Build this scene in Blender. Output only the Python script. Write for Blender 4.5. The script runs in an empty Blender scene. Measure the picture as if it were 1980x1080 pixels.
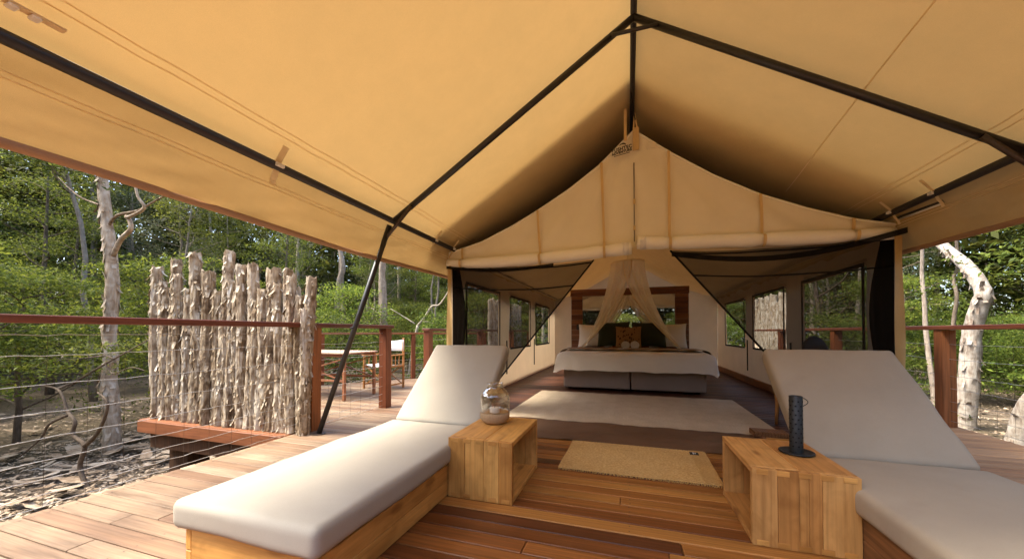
import bpy, bmesh, math, random
import numpy as np
from mathutils import Vector, Matrix, noise as mnoise

R = math.radians
scene = bpy.context.scene
COL = scene.collection

# ------------------------------------------------------------------ camera
cam_d = bpy.data.cameras.new('camera')
cam = bpy.data.objects.new('camera', cam_d)
COL.objects.link(cam)
cam_d.sensor_width = 36.0
cam_d.lens = 700 / 1980 * 36.0
cam_d.shift_y = (642 - 700 * math.tan(R(1.0)) - 540) / 1980
cam_d.clip_start = 0.02
cam_d.clip_end = 500
cam.location = (0, 0, 1.0)
cam.rotation_euler = (R(91.0), 0, math.atan(225 / 700))
scene.camera = cam

# ------------------------------------------------------------------ world, sun, exposure
SUN_EL, SUN_AZ = 56.0, 243.0          # compass: 0 = +Y, 90 = +X ; the sun stands to the left and a little behind the camera
world = bpy.data.worlds.new('World')
scene.world = world
world.use_nodes = True
wnt = world.node_tree
sky = wnt.nodes.new('ShaderNodeTexSky')
sky.sky_type = 'NISHITA'
sky.sun_disc = False
sky.sun_elevation = R(SUN_EL)
sky.sun_rotation = R(SUN_AZ)
sky.air_density = 1.0
sky.dust_density = 3.0
sky.ozone_density = 1.0
wnt.links.new(sky.outputs[0], wnt.nodes['Background'].inputs[0])
wnt.nodes['Background'].inputs[1].default_value = 0.15

sun_d = bpy.data.lights.new('sun', 'SUN')
sun_d.energy = 2.2
sun_d.angle = R(22)
sun_d.color = (1.0, 0.92, 0.77)
sun = bpy.data.objects.new('sun', sun_d)
COL.objects.link(sun)
sd = Vector((math.sin(R(SUN_AZ)) * math.cos(R(SUN_EL)), math.cos(R(SUN_AZ)) * math.cos(R(SUN_EL)), math.sin(R(SUN_EL))))
sun.rotation_euler = sd.to_track_quat('Z', 'Y').to_euler()
sun.location = sd * 40

vs = scene.view_settings
vs.view_transform = 'Standard'
vs.look = 'None'
vs.exposure = 2.25
vs.gamma = 1.0
vs.use_curve_mapping = False
scene.render.engine = 'CYCLES'
cy = scene.cycles
cy.use_denoising = True
cy.max_bounces = 10
cy.diffuse_bounces = 6
cy.glossy_bounces = 4
cy.transmission_bounces = 8
cy.transparent_max_bounces = 24
cy.caustics_reflective = False
cy.caustics_refractive = False
cy.sample_clamp_indirect = 6

# ------------------------------------------------------------------ object helpers
def link(o):
    COL.objects.link(o)
    return o

def tag(o, label=None, cat=None, group=None, kind=None):
    if label: o['label'] = label
    if cat: o['category'] = cat
    if group: o['group'] = group
    if kind: o['kind'] = kind
    return o

def thing(name, loc, label=None, cat=None, group=None, kind=None, rz=0.0):
    o = link(bpy.data.objects.new(name, None))
    o.location = loc
    o.rotation_euler = (0, 0, rz)
    o.empty_display_size = 0.1
    return tag(o, label, cat, group, kind)

def origin_of(o):
    v = Vector((0, 0, 0))
    while o is not None:
        v += o.location
        o = o.parent
    return v

def mesh_obj(name, me, mat, parent=None, loc=(0, 0, 0), rot=(0, 0, 0), scale=(1, 1, 1)):
    o = link(bpy.data.objects.new(name, me))
    if mat is not None and len(me.materials) == 0:
        me.materials.append(mat)
    o.parent = parent
    o.location = loc
    o.rotation_euler = rot
    o.scale = scale
    return o

class MB:
    """collects polygons (world coordinates) and links them as ONE mesh object"""
    def __init__(s):
        s.v = []; s.f = []
    def add(s, vs_, fs_):
        b = len(s.v)
        s.v.extend([tuple(p) for p in vs_])
        s.f.extend([tuple(i + b for i in f) for f in fs_])
    def box(s, lo, hi):
        x0, y0, z0 = lo; x1, y1, z1 = hi
        s.add([(x0,y0,z0),(x1,y0,z0),(x1,y1,z0),(x0,y1,z0),(x0,y0,z1),(x1,y0,z1),(x1,y1,z1),(x0,y1,z1)],
              [(0,3,2,1),(4,5,6,7),(0,1,5,4),(1,2,6,5),(2,3,7,6),(3,0,4,7)])
    def bbox(s, lo, hi, b=0.004):
        v, f = bevel_geo(hi[0]-lo[0], hi[1]-lo[1], hi[2]-lo[2], b)
        c = Vector(((lo[0]+hi[0])/2, (lo[1]+hi[1])/2, (lo[2]+hi[2])/2))
        s.add([Vector(p) + c for p in v], f)
    def tube(s, path, rad, n=8, caps=True):
        path = [Vector(p) for p in path]
        if not hasattr(rad, '__len__'): rad = [rad] * len(path)
        rings = []; up = None
        for i, p in enumerate(path):
            d = (path[min(i+1, len(path)-1)] - path[max(i-1, 0)]).normalized()
            if up is None:
                up = d.orthogonal().normalized()
            up = (up - d * up.dot(d))
            up = up.normalized() if up.length > 1e-6 else d.orthogonal().normalized()
            w = d.cross(up)
            rings.append([p + (up * math.cos(2*math.pi*k/n) + w * math.sin(2*math.pi*k/n)) * rad[i] for k in range(n)])
        vs_ = [q for r in rings for q in r]; fs_ = []
        for i in range(len(path)-1):
            for k in range(n):
                a = i*n + k; b = i*n + (k+1) % n
                fs_.append((a, b, b+n, a+n))
        if caps:
            fs_.append(tuple(range(n-1, -1, -1)))
            fs_.append(tuple((len(path)-1)*n + k for k in range(n)))
        s.add(vs_, fs_)
    def grid(s, fn, nu, nv):
        vs_ = [fn(i/nu, j/nv) for j in range(nv+1) for i in range(nu+1)]
        fs_ = [(j*(nu+1)+i, j*(nu+1)+i+1, (j+1)*(nu+1)+i+1, (j+1)*(nu+1)+i) for j in range(nv) for i in range(nu)]
        s.add(vs_, fs_)
    def lathe(s, c, prof, n=32, closed=False):
        vs_ = []; fs_ = []
        for (r, z) in prof:
            for k in range(n):
                a = 2*math.pi*k/n
                vs_.append((c[0]+r*math.cos(a), c[1]+r*math.sin(a), c[2]+z))
        m = len(prof)
        for i in range(m-1 if not closed else m):
            i2 = (i+1) % m
            for k in range(n):
                fs_.append((i*n+k, i*n+(k+1) % n, i2*n+(k+1) % n, i2*n+k))
        s.add(vs_, fs_)
    def mesh(s, name, off=(0, 0, 0), smooth=False):
        me = bpy.data.meshes.new(name)
        o = Vector(off)
        me.from_pydata([tuple(Vector(p) - o) for p in s.v], [], s.f)
        if smooth:
            me.polygons.foreach_set('use_smooth', [True]*len(me.polygons))
        me.update()
        return me
    def build(s, name, mat, parent=None, smooth=False, base=None):
        off = origin_of(parent) if parent is not None else Vector(base if base else (0, 0, 0))
        me = s.mesh(name, off, smooth)
        return mesh_obj(name, me, mat, parent, loc=(0, 0, 0) if parent is not None else off)

_bev = {}
def bevel_geo(sx, sy, sz, b=0.004, seg=1):
    key = (round(sx, 4), round(sy, 4), round(sz, 4), b, seg)
    if key in _bev: return _bev[key]
    bm = bmesh.new()
    bmesh.ops.create_cube(bm, size=1)
    bmesh.ops.scale(bm, vec=(sx, sy, sz), verts=bm.verts)
    bmesh.ops.bevel(bm, geom=list(bm.edges), offset=b, segments=seg, affect='EDGES', profile=0.5)
    bm.verts.index_update()
    r = ([tuple(v.co) for v in bm.verts], [tuple(v.index for v in f.verts) for f in bm.faces])
    bm.free()
    _bev[key] = r
    return r

def bevel_mesh(name, sx, sy, sz, b=0.004):
    v, f = bevel_geo(sx, sy, sz, b)
    me = bpy.data.meshes.new(name)
    me.from_pydata(v, [], f)
    me.update()
    return me

def part_box(name, mat, parent, lo, hi, b=0.004, smooth=False):
    """a bevelled board with its own centre as origin, child of parent (world coordinates in)"""
    c = Vector(((lo[0]+hi[0])/2, (lo[1]+hi[1])/2, (lo[2]+hi[2])/2))
    me = bevel_mesh(name, hi[0]-lo[0], hi[1]-lo[1], hi[2]-lo[2], b)
    off = origin_of(parent) if parent is not None else Vector((0, 0, 0))
    return mesh_obj(name, me, mat, parent, loc=c - off)

def cushion_mesh(name, sx, sy, sz, rad=0.045, crown=0.012, seed=0, amp=0.006, piping=False):
    """a soft block: bevelled, subdivided, crowned and lightly dented"""
    bm = bmesh.new()
    bmesh.ops.create_cube(bm, size=1)
    bmesh.ops.scale(bm, vec=(sx, sy, sz), verts=bm.verts)
    bmesh.ops.bevel(bm, geom=list(bm.edges), offset=min(rad, sz*0.45), segments=5, affect='EDGES', profile=0.6)
    long_e = [e for e in bm.edges if e.calc_length() > 0.12]
    bmesh.ops.subdivide_edges(bm, edges=long_e, cuts=14, use_grid_fill=True)
    for v in bm.verts:
        u = max(0, 1 - (2*v.co.x/sx)**2) * max(0, 1 - (2*v.co.y/sy)**2)
        s_ = 1 if v.co.z > 0 else -1
        k = abs(v.co.z) / (sz/2)
        v.co.z += s_ * crown * u * k
        nz = mnoise.noise(Vector((v.co.x*4+seed*7.1, v.co.y*4, v.co.z*4)))
        n2 = mnoise.noise(Vector((v.co.x*11+seed*3.1, v.co.y*9, v.co.z*9)))
        v.co += v.normal * (nz*amp + n2*amp*0.4)
    me = bpy.data.meshes.new(name)
    bm.to_mesh(me); bm.free()
    me.polygons.foreach_set('use_smooth', [True]*len(me.polygons))
    return me

# ------------------------------------------------------------------ materials
def new_mat(name):
    m = bpy.data.materials.new(name)
    m.use_nodes = True
    nt = m.node_tree
    nt.nodes.clear()
    out = nt.nodes.new('ShaderNodeOutputMaterial')
    return m, nt, out

def ND(nt, typ, ins=None, **props):
    n = nt.nodes.new(typ)
    for k, v in props.items():
        setattr(n, k, v)
    for k, v in (ins or {}).items():
        if isinstance(v, bpy.types.NodeSocket):
            nt.links.new(v, n.inputs[k])
        else:
            n.inputs[k].default_value = v
    return n

def ramp(nt, fac, stops, interp='LINEAR'):
    r = nt.nodes.new('ShaderNodeValToRGB')
    r.color_ramp.interpolation = interp
    el = r.color_ramp.elements
    while len(el) < len(stops): el.new(0.5)
    for e, (p, c) in zip(el, stops):
        e.position = p
        e.color = (c[0], c[1], c[2], 1)
    nt.links.new(fac, r.inputs[0])
    return r.outputs[0]

def mixc(nt, a, b, fac, blend='MIX'):
    n = nt.nodes.new('ShaderNodeMix')
    n.data_type = 'RGBA'; n.blend_type = blend
    for sock, v in ((n.inputs[0], fac), (n.inputs[6], a), (n.inputs[7], b)):
        if isinstance(v, bpy.types.NodeSocket): nt.links.new(v, sock)
        elif isinstance(v, (int, float)): sock.default_value = v
        else: sock.default_value = (v[0], v[1], v[2], 1)
    return n.outputs[2]

def mathn(nt, op, a, b=0.0, clamp=False):
    n = nt.nodes.new('ShaderNodeMath'); n.operation = op; n.use_clamp = clamp
    for sock, v in ((n.inputs[0], a), (n.inputs[1], b)):
        if isinstance(v, bpy.types.NodeSocket): nt.links.new(v, sock)
        else: sock.default_value = v
    return n.outputs[0]

def finish(nt, out, color, rough=0.6, bump=None, bstr=0.3, bdist=0.01, spec=0.5, metallic=0.0, coat=0.0):
    p = nt.nodes.new('ShaderNodeBsdfPrincipled')
    def put(k, v):
        if isinstance(v, bpy.types.NodeSocket): nt.links.new(v, p.inputs[k])
        else: p.inputs[k].default_value = (v[0], v[1], v[2], 1) if isinstance(v, (tuple, list)) else v
    put('Base Color', color); put('Roughness', rough); put('Specular IOR Level', spec); put('Metallic', metallic); put('Coat Weight', coat)
    if bump is not None:
        b = ND(nt, 'ShaderNodeBump', {'Height': bump, 'Strength': bstr, 'Distance': bdist})
        nt.links.new(b.outputs[0], p.inputs['Normal'])
    nt.links.new(p.outputs[0], out.inputs[0])
    return p

def wood_mat(name, stops, axis='X', grain=1.0, rough=(0.35, 0.6), dark=0.45, knots=0.0, rings=0.35, spec=0.4, bump=0.25, wear=None, wearf=0.0):
    """grain stretched along one local axis, tone picked per piece"""
    m, nt, out = new_mat(name)
    tc = ND(nt, 'ShaderNodeTexCoord'); oi = ND(nt, 'ShaderNodeObjectInfo')
    off = ND(nt, 'ShaderNodeVectorMath', operation='MULTIPLY_ADD')
    rnd = oi.outputs['Random']
    cmb = ND(nt, 'ShaderNodeCombineXYZ', {0: mathn(nt, 'MULTIPLY', rnd, 37.0), 1: mathn(nt, 'MULTIPLY', rnd, 91.0), 2: mathn(nt, 'MULTIPLY', rnd, 53.0)})
    add = ND(nt, 'ShaderNodeVectorMath', {0: tc.outputs['Object'], 1: cmb.outputs[0]}, operation='ADD')
    def mapped(al, ac):
        sc = {'X': (al, ac, ac), 'Y': (ac, al, ac), 'Z': (ac, ac, al)}[axis]
        return ND(nt, 'ShaderNodeMapping', {'Vector': add.outputs[0], 'Scale': sc}).outputs[0]
    fine = ND(nt, 'ShaderNodeTexNoise', {'Vector': mapped(2.2*grain, 70*grain), 'Scale': 1.0, 'Detail': 5.0, 'Roughness': 0.65})
    broad = ND(nt, 'ShaderNodeTexNoise', {'Vector': mapped(1.6*grain, 9*grain), 'Scale': 1.0, 'Detail': 4.0, 'Roughness': 0.6, 'Distortion': 0.6})
    base = ramp(nt, rnd, stops)
    wv = ND(nt, 'ShaderNodeTexWave', {'Vector': mapped(0.9*grain, 11*grain), 'Scale': 1.0, 'Distortion': 7.0, 'Detail': 3.0, 'Detail Scale': 0.8, 'Detail Roughness': 0.6}, wave_type='BANDS', bands_direction={'X': 'Y', 'Y': 'X', 'Z': 'X'}[axis])
    g1 = ramp(nt, fine.outputs[0], [(0.3, (1-dark,)*3), (0.62, (1.12,)*3)])
    g2 = ramp(nt, broad.outputs[0], [(0.25, (0.55, 0.5, 0.46)), (0.5, (1, 1, 1)), (0.75, (1.28, 1.25, 1.2))])
    g3 = ramp(nt, wv.outputs[1], [(0.0, (1, 1, 1)), (0.72, (1, 1, 1)), (1.0, (0.5, 0.42, 0.34))])
    c = mixc(nt, base, g1, 1.0, 'MULTIPLY')
    c = mixc(nt, c, g2, 0.45 if 'pine' in name else 0.85, 'MULTIPLY')
    c = mixc(nt, c, g3, rings, 'MULTIPLY')
    if 'pine' in name:
        bl = ND(nt, 'ShaderNodeTexNoise', {'Vector': mapped(4.0, 8.0), 'Scale': 1.0, 'Detail': 5.0, 'Distortion': 1.5})
        c = mixc(nt, c, ramp(nt, bl.outputs[0], [(0.3, (0.72, 0.64, 0.55)), (0.5, (1, 1, 1)), (0.72, (1.18, 1.2, 1.25))]), 0.8, 'MULTIPLY')
    if knots:
        vo = ND(nt, 'ShaderNodeTexVoronoi', {'Vector': mapped(3.1, 7.5), 'Scale': 1.0, 'Randomness': 1.0})
        k = ramp(nt, vo.outputs['Distance'], [(0.0, (0, 0, 0)), (0.10, (0.1, 0.1, 0.1)), (0.2, (1, 1, 1))])
        c = mixc(nt, c, mixc(nt, (0.32, 0.2, 0.12), (1, 1, 1), k), knots, 'MULTIPLY')
    if wear:
        wn = ND(nt, 'ShaderNodeTexNoise', {'Vector': mapped(1.2, 4.0), 'Scale': 1.3, 'Detail': 6.0})
        c = mixc(nt, c, wear, mathn(nt, 'MULTIPLY', ramp(nt, wn.outputs[0], [(0.42, (0, 0, 0)), (0.68, (1, 1, 1))]), wearf))
    rr = ND(nt, 'ShaderNodeMapRange', {'Value': broad.outputs[0], 'From Min': 0.3, 'From Max': 0.7, 'To Min': rough[0], 'To Max': rough[1]})
    finish(nt, out, c, rr.outputs[0], fine.outputs[0], bump, 0.004, spec)
    return m

def fabric_mat(name, col, var=0.12, weave=900.0, bump=0.12, rough=0.9, transl=0.0, tcol=None, stain=None, sheen=0.0, bigbump=0.0, bigscale=3.0):
    m, nt, out = new_mat(name)
    tc = ND(nt, 'ShaderNodeTexCoord')
    co = tc.outputs['Object']
    w1 = ND(nt, 'ShaderNodeTexNoise', {'Vector': co, 'Scale': weave, 'Detail': 1.0})
    n1 = ND(nt, 'ShaderNodeTexNoise', {'Vector': co, 'Scale': 2.3, 'Detail': 5.0, 'Roughness': 0.6})
    n2 = ND(nt, 'ShaderNodeTexNoise', {'Vector': co, 'Scale': bigscale, 'Detail': 3.0, 'Distortion': 0.8})
    lo = tuple(c*(1-var) for c in col); hi = tuple(min(1, c*(1+var*0.6)) for c in col)
    c = ramp(nt, n1.outputs[0], [(0.3, lo), (0.7, hi)])
    if stain:
        st = ND(nt, 'ShaderNodeTexNoise', {'Vector': co, 'Scale': 1.7, 'Detail': 7.0, 'Distortion': 1.2})
        c = mixc(nt, c, stain, mathn(nt, 'MULTIPLY', ramp(nt, st.outputs[0], [(0.55, (0, 0, 0)), (0.75, (1, 1, 1))]), 0.35))
    c = mixc(nt, c, ramp(nt, w1.outputs[0], [(0.3, (0.86,)*3), (0.7, (1.06,)*3)]), 1.0, 'MULTIPLY')
    h = w1.outputs[0]
    if bigbump:
        h = mathn(nt, 'ADD', mathn(nt, 'MULTIPLY', w1.outputs[0], 0.15), mathn(nt, 'MULTIPLY', n2.outputs[0], bigbump))
    p = finish(nt, out, c, rough, h, bump, 0.01 if bigbump else 0.002, 0.2)
    if sheen: p.inputs['Sheen Weight'].default_value = sheen
    if transl:
        t = ND(nt, 'ShaderNodeBsdfTranslucent')
        nt.links.new(p.inputs['Normal'].links[0].from_socket, t.inputs['Normal'])
        if tcol: t.inputs[0].default_value = (*tcol, 1)
        else: nt.links.new(c, t.inputs[0])
        mx = ND(nt, 'ShaderNodeMixShader', {0: transl, 1: p.outputs[0], 2: t.outputs[0]})
        nt.links.new(mx.outputs[0], out.inputs[0])
    return m

def net_mat(name, col, alpha, rough=0.9, transl=0.3):
    """fine mesh: part of the light goes straight through between the threads"""
    m, nt, out = new_mat(name)
    d = ND(nt, 'ShaderNodeBsdfDiffuse', {'Color': (*col, 1)})
    t = ND(nt, 'ShaderNodeBsdfTranslucent', {'Color': (*col, 1)})
    m1 = ND(nt, 'ShaderNodeMixShader', {0: transl, 1: d.outputs[0], 2: t.outputs[0]})
    tr = ND(nt, 'ShaderNodeBsdfTransparent')
    m2 = ND(nt, 'ShaderNodeMixShader', {0: alpha, 1: tr.outputs[0], 2: m1.outputs[0]})
    nt.links.new(m2.outputs[0], out.inputs[0])
    return m

def plain_mat(name, col, rough=0.5, metallic=0.0, var=0.15, spec=0.5, bump=0.0, scale=40.0):
    m, nt, out = new_mat(name)
    tc = ND(nt, 'ShaderNodeTexCoord')
    n = ND(nt, 'ShaderNodeTexNoise', {'Vector': tc.outputs['Object'], 'Scale': scale, 'Detail': 4.0})
    c = ramp(nt, n.outputs[0], [(0.3, tuple(x*(1-var) for x in col)), (0.7, tuple(min(1, x*(1+var)) for x in col))])
    finish(nt, out, c, rough, n.outputs[0] if bump else None, bump, 0.002, spec, metallic)
    return m

def leaf_mat(name, dark, mid, light, transl=0.35):
    m, nt, out = new_mat(name)
    g = ND(nt, 'ShaderNodeNewGeometry'); oi = ND(nt, 'ShaderNodeObjectInfo')
    c = ramp(nt, g.outputs['Random Per Island'], [(0.0, dark), (0.5, mid), (1.0, light)])
    hs = ND(nt, 'ShaderNodeHueSaturation', {'Color': c,
            'Hue': mathn(nt, 'ADD', 0.485, mathn(nt, 'MULTIPLY', oi.outputs['Random'], 0.03)),
            'Value': mathn(nt, 'ADD', 0.75, mathn(nt, 'MULTIPLY', oi.outputs['Random'], 0.5))})
    p = ND(nt, 'ShaderNodeBsdfPrincipled', {'Base Color': hs.outputs[0], 'Roughness': 0.55, 'Specular IOR Level': 0.12})
    hs2 = ND(nt, 'ShaderNodeHueSaturation', {'Color': hs.outputs[0], 'Hue': 0.48, 'Value': 1.5})
    t = ND(nt, 'ShaderNodeBsdfTranslucent', {'Color': hs2.outputs[0]})
    mx = ND(nt, 'ShaderNodeMixShader', {0: transl, 1: p.outputs[0], 2: t.outputs[0]})
    nt.links.new(mx.outputs[0], out.inputs[0])
    return m

def bark_mat(name, stops, streak=18.0, bump=0.7, scale=1.0, dist=0.02):
    m, nt, out = new_mat(name)
    tc = ND(nt, 'ShaderNodeTexCoord'); oi = ND(nt, 'ShaderNodeObjectInfo'); g = ND(nt, 'ShaderNodeNewGeometry')
    cmb = ND(nt, 'ShaderNodeCombineXYZ', {0: mathn(nt, 'MULTIPLY', oi.outputs['Random'], 31.0), 2: mathn(nt, 'MULTIPLY', oi.outputs['Random'], 77.0)})
    add = ND(nt, 'ShaderNodeVectorMath', {0: tc.outputs['Object'], 1: cmb.outputs[0]}, operation='ADD')
    mp = ND(nt, 'ShaderNodeMapping', {'Vector': add.outputs[0], 'Scale': (streak*scale, streak*scale, 3.2*scale)})
    n1 = ND(nt, 'ShaderNodeTexNoise', {'Vector': mp.outputs[0], 'Scale': 1.0, 'Detail': 8.0, 'Roughness': 0.7, 'Distortion': 0.5})
    n2 = ND(nt, 'ShaderNodeTexNoise', {'Vector': add.outputs[0], 'Scale': 7.0*scale, 'Detail': 6.0, 'Distortion': 1.0})
    k = mathn(nt, 'ADD', mathn(nt, 'MULTIPLY', n1.outputs[0], 0.6), mathn(nt, 'MULTIPLY', n2.outputs[0], 0.4))
    k = mathn(nt, 'ADD', k, mathn(nt, 'MULTIPLY', mathn(nt, 'SUBTRACT', g.outputs['Random Per Island'], 0.5), 0.16))
    c = ramp(nt, k, stops)
    c = mixc(nt, c, ramp(nt, oi.outputs['Random'], [(0.0, (0.70, 0.64, 0.56)), (0.45, (0.95, 0.92, 0.87)), (1.0, (1.1, 1.1, 1.1))]), 0.9, 'MULTIPLY')
    finish(nt, out, c, 0.85, n1.outputs[0], bump, dist, 0.2)
    return m

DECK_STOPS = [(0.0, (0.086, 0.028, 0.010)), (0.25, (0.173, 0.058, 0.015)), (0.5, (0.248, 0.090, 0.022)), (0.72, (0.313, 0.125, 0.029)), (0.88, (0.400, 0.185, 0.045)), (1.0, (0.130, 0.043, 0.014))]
PALE_STOPS = [(0.0, (0.194, 0.116, 0.067)), (0.2, (0.255, 0.176, 0.110)), (0.4, (0.211, 0.125, 0.072)), (0.6, (0.290, 0.216, 0.141)), (0.8, (0.233, 0.146, 0.086)), (1.0, (0.167, 0.092, 0.053))]
M = {}
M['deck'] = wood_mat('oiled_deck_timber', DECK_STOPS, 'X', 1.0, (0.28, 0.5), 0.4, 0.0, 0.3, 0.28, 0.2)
M['deck_pale'] = wood_mat('weathered_daylit_deck_timber', PALE_STOPS, 'X', 1.0, (0.5, 0.75), 0.22, 0.0, 0.2, 0.3, 0.15)  # weathered tone, with the pale look of daylight put into the colour
M['deck_right'] = wood_mat('reddish_deck_timber', [(0, (0.34, 0.175, 0.080)), (0.5, (0.44, 0.25, 0.125)), (1, (0.30, 0.15, 0.070))], 'X', 1.0, (0.55, 0.75), 0.3, 0.0, 0.25, 0.15, 0.15)
M['floor'] = wood_mat('dark_floor_timber', [(0, (0.045, 0.017, 0.010)), (0.5, (0.085, 0.032, 0.017)), (1, (0.13, 0.05, 0.024))], 'X', 1.0, (0.35, 0.5), 0.35, 0.0, 0.3, 0.15, 0.12)
M['rail'] = wood_mat('red_rail_timber_y', [(0, (0.125, 0.034, 0.016)), (0.5, (0.155, 0.044, 0.020)), (1, (0.18, 0.058, 0.026))], 'Y', 1.0, (0.4, 0.6), 0.35, 0.0, 0.25, 0.4, 0.2)
M['railx'] = wood_mat('red_rail_timber_x', [(0, (0.155, 0.050, 0.020)), (0.5, (0.20, 0.068, 0.026)), (1, (0.24, 0.09, 0.035))], 'X', 1.0, (0.4, 0.6), 0.35, 0.0, 0.25, 0.4, 0.2)
M['post'] = wood_mat('red_post_timber', [(0, (0.165, 0.048, 0.018)), (0.5, (0.23, 0.072, 0.024)), (1, (0.32, 0.12, 0.038))], 'Z', 1.0, (0.45, 0.65), 0.35, 0.0, 0.3, 0.35, 0.25)
M['stump'] = wood_mat('dark_stump_timber', [(0, (0.06, 0.030, 0.015)), (1, (0.085, 0.04, 0.02))], 'Z', 1.0, (0.7, 0.85), 0.5, 0.0, 0.3, 0.2, 0.4)
PINE = [(0, (0.460, 0.212, 0.048)), (0.3, (0.530, 0.261, 0.063)), (0.6, (0.580, 0.307, 0.081)), (0.85, (0.500, 0.239, 0.055)), (1, (0.420, 0.185, 0.040))]
M['pine_z'] = wood_mat('recycled_pine_z', PINE, 'Z', 0.8, (0.45, 0.65), 0.12, 0.6, 0.2, 0.35, 0.25)
M['pine_y'] = wood_mat('recycled_pine_y', PINE, 'Y', 0.8, (0.45, 0.65), 0.12, 0.6, 0.2, 0.35, 0.25)
M['pine_x'] = wood_mat('recycled_pine_x', PINE, 'X', 0.8, (0.45, 0.65), 0.12, 0.5, 0.35, 0.35, 0.25)
PINE2 = [(0, (0.360, 0.158, 0.039)), (0.4, (0.460, 0.218, 0.057)), (0.7, (0.560, 0.297, 0.090)), (1, (0.300, 0.123, 0.032))]
M['pine2_z'] = wood_mat('worn_pine_z', PINE2, 'Z', 0.8, (0.45, 0.65), 0.12, 0.7, 0.22, 0.35, 0.25)
M['pine2_y'] = wood_mat('worn_pine_y', PINE2, 'Y', 0.8, (0.45, 0.65), 0.12, 0.7, 0.22, 0.35, 0.25)
M['brown_y'] = wood_mat('brown_lounger_timber_y', [(0, (0.17, 0.075, 0.028)), (1, (0.24, 0.11, 0.04))], 'Y', 1.1, (0.45, 0.65), 0.4, 0.3, 0.6, 0.35, 0.25)
M['head'] = wood_mat('headboard_timber', [(0, (0.115, 0.04, 0.018)), (0.4, (0.20, 0.075, 0.03)), (0.7, (0.28, 0.12, 0.048)), (1, (0.14, 0.05, 0.02))], 'X', 1.0, (0.4, 0.6), 0.35, 0.0, 0.3, 0.4, 0.2)
M['chairwood'] = wood_mat('honey_chair_timber', [(0, (0.38, 0.17, 0.05)), (1, (0.46, 0.22, 0.07))], 'Z', 1.0, (0.4, 0.6), 0.3, 0.0, 0.2, 0.4, 0.15)
M['tablewood'] = wood_mat('red_table_timber', [(0, (0.30, 0.12, 0.06)), (1, (0.36, 0.16, 0.08))], 'X', 1.0, (0.45, 0.65), 0.3, 0.0, 0.2, 0.4, 0.15)
M['tabletop'] = wood_mat('pale_tabletop_timber', [(0, (0.50, 0.32, 0.22)), (1, (0.58, 0.40, 0.29))], 'X', 1.0, (0.45, 0.65), 0.25, 0.0, 0.2, 0.4, 0.15)
M['sill'] = wood_mat('orange_skirting_timber', [(0, (0.26, 0.105, 0.04)), (1, (0.33, 0.15, 0.06))], 'Y', 1.0, (0.4, 0.6), 0.3, 0.0, 0.3, 0.4, 0.2)

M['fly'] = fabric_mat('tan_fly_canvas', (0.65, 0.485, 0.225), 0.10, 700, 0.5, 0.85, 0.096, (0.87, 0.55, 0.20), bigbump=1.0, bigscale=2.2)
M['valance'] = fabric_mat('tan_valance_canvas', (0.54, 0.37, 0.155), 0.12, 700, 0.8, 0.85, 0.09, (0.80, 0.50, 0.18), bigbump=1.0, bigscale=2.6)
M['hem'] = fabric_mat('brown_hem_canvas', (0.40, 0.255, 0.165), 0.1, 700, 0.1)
M['gable'] = fabric_mat('cream_gable_canvas', (0.88, 0.82, 0.655), 0.06, 800, 0.6, 0.85, 0.10, (0.8, 0.64, 0.38), bigbump=1.0, bigscale=2.4)
M['inner_back'] = fabric_mat('inner_tent_back_canvas', (0.76, 0.62, 0.44), 0.1, 800, 0.45, 0.88, 0.36, (0.78, 0.62, 0.42), bigbump=1.0, bigscale=2.6)
M['roll'] = fabric_mat('pale_rolled_canvas', (0.90, 0.87, 0.77), 0.05, 800, 0.3, 0.85, bigbump=1.0, bigscale=6.0)
M['inner'] = fabric_mat('inner_tent_canvas', (0.80, 0.66, 0.49), 0.08, 800, 0.35, 0.88, 0.26, (0.66, 0.50, 0.32), bigbump=1.0, bigscale=2.0)
M['cover'] = fabric_mat('dark_brown_shading_sheet', (0.022, 0.014, 0.009), 0.15, 700, 0.2)  # near-black brown for the added sheets that shade roof and gap
M['strap'] = fabric_mat('tan_webbing', (0.66, 0.48, 0.235), 0.1, 900, 0.2)
M['seam'] = fabric_mat('stitched_seam_tape', (0.86, 0.68, 0.38), 0.06, 900, 0.1, transl=0.3)
M['strap_light'] = fabric_mat('pale_webbing', (0.86, 0.70, 0.44), 0.08, 900, 0.2, transl=0.2)
M['white_patch'] = fabric_mat('white_patch', (0.74, 0.72, 0.68), 0.04, 900, 0.1)
M['cushion'] = fabric_mat('stone_cushion_canvas', (0.385, 0.350, 0.285), 0.05, 1100, 0.30, 0.9, stain=(0.35, 0.31, 0.26), bigbump=0.8, bigscale=5.0)
M['cushion2'] = fabric_mat('stained_cushion_canvas', (0.395, 0.335, 0.248), 0.08, 1100, 0.30, 0.9, stain=(0.28, 0.225, 0.17), bigbump=0.8, bigscale=5.0)
M['duvet'] = fabric_mat('white_duvet_cotton', (0.86, 0.79, 0.66), 0.03, 900, 0.35, 0.9, bigbump=1.0, bigscale=7.0)
M['pillow'] = fabric_mat('white_pillow_cotton', (0.78, 0.75, 0.70), 0.03, 900, 0.3, 0.9, bigbump=1.0, bigscale=9.0)
M['throw'] = fabric_mat('brown_throw_wool', (0.33, 0.225, 0.145), 0.12, 500, 0.4, 0.95)
M['skirt'] = fabric_mat('taupe_bed_base', (0.30, 0.23, 0.185), 0.1, 700, 0.25, 0.9)
M['green'] = fabric_mat('dark_green_velvet', (0.036, 0.045, 0.028), 0.2, 600, 0.3, 0.85, sheen=0.2)
M['towel'] = fabric_mat('white_towel', (0.80, 0.76, 0.68), 0.04, 350, 0.6, 0.95)
M['black_metal'] = plain_mat('black_painted_steel', (0.016, 0.014, 0.013), 0.42, 0.0, 0.3, 0.5, 0.1, 60)
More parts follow.
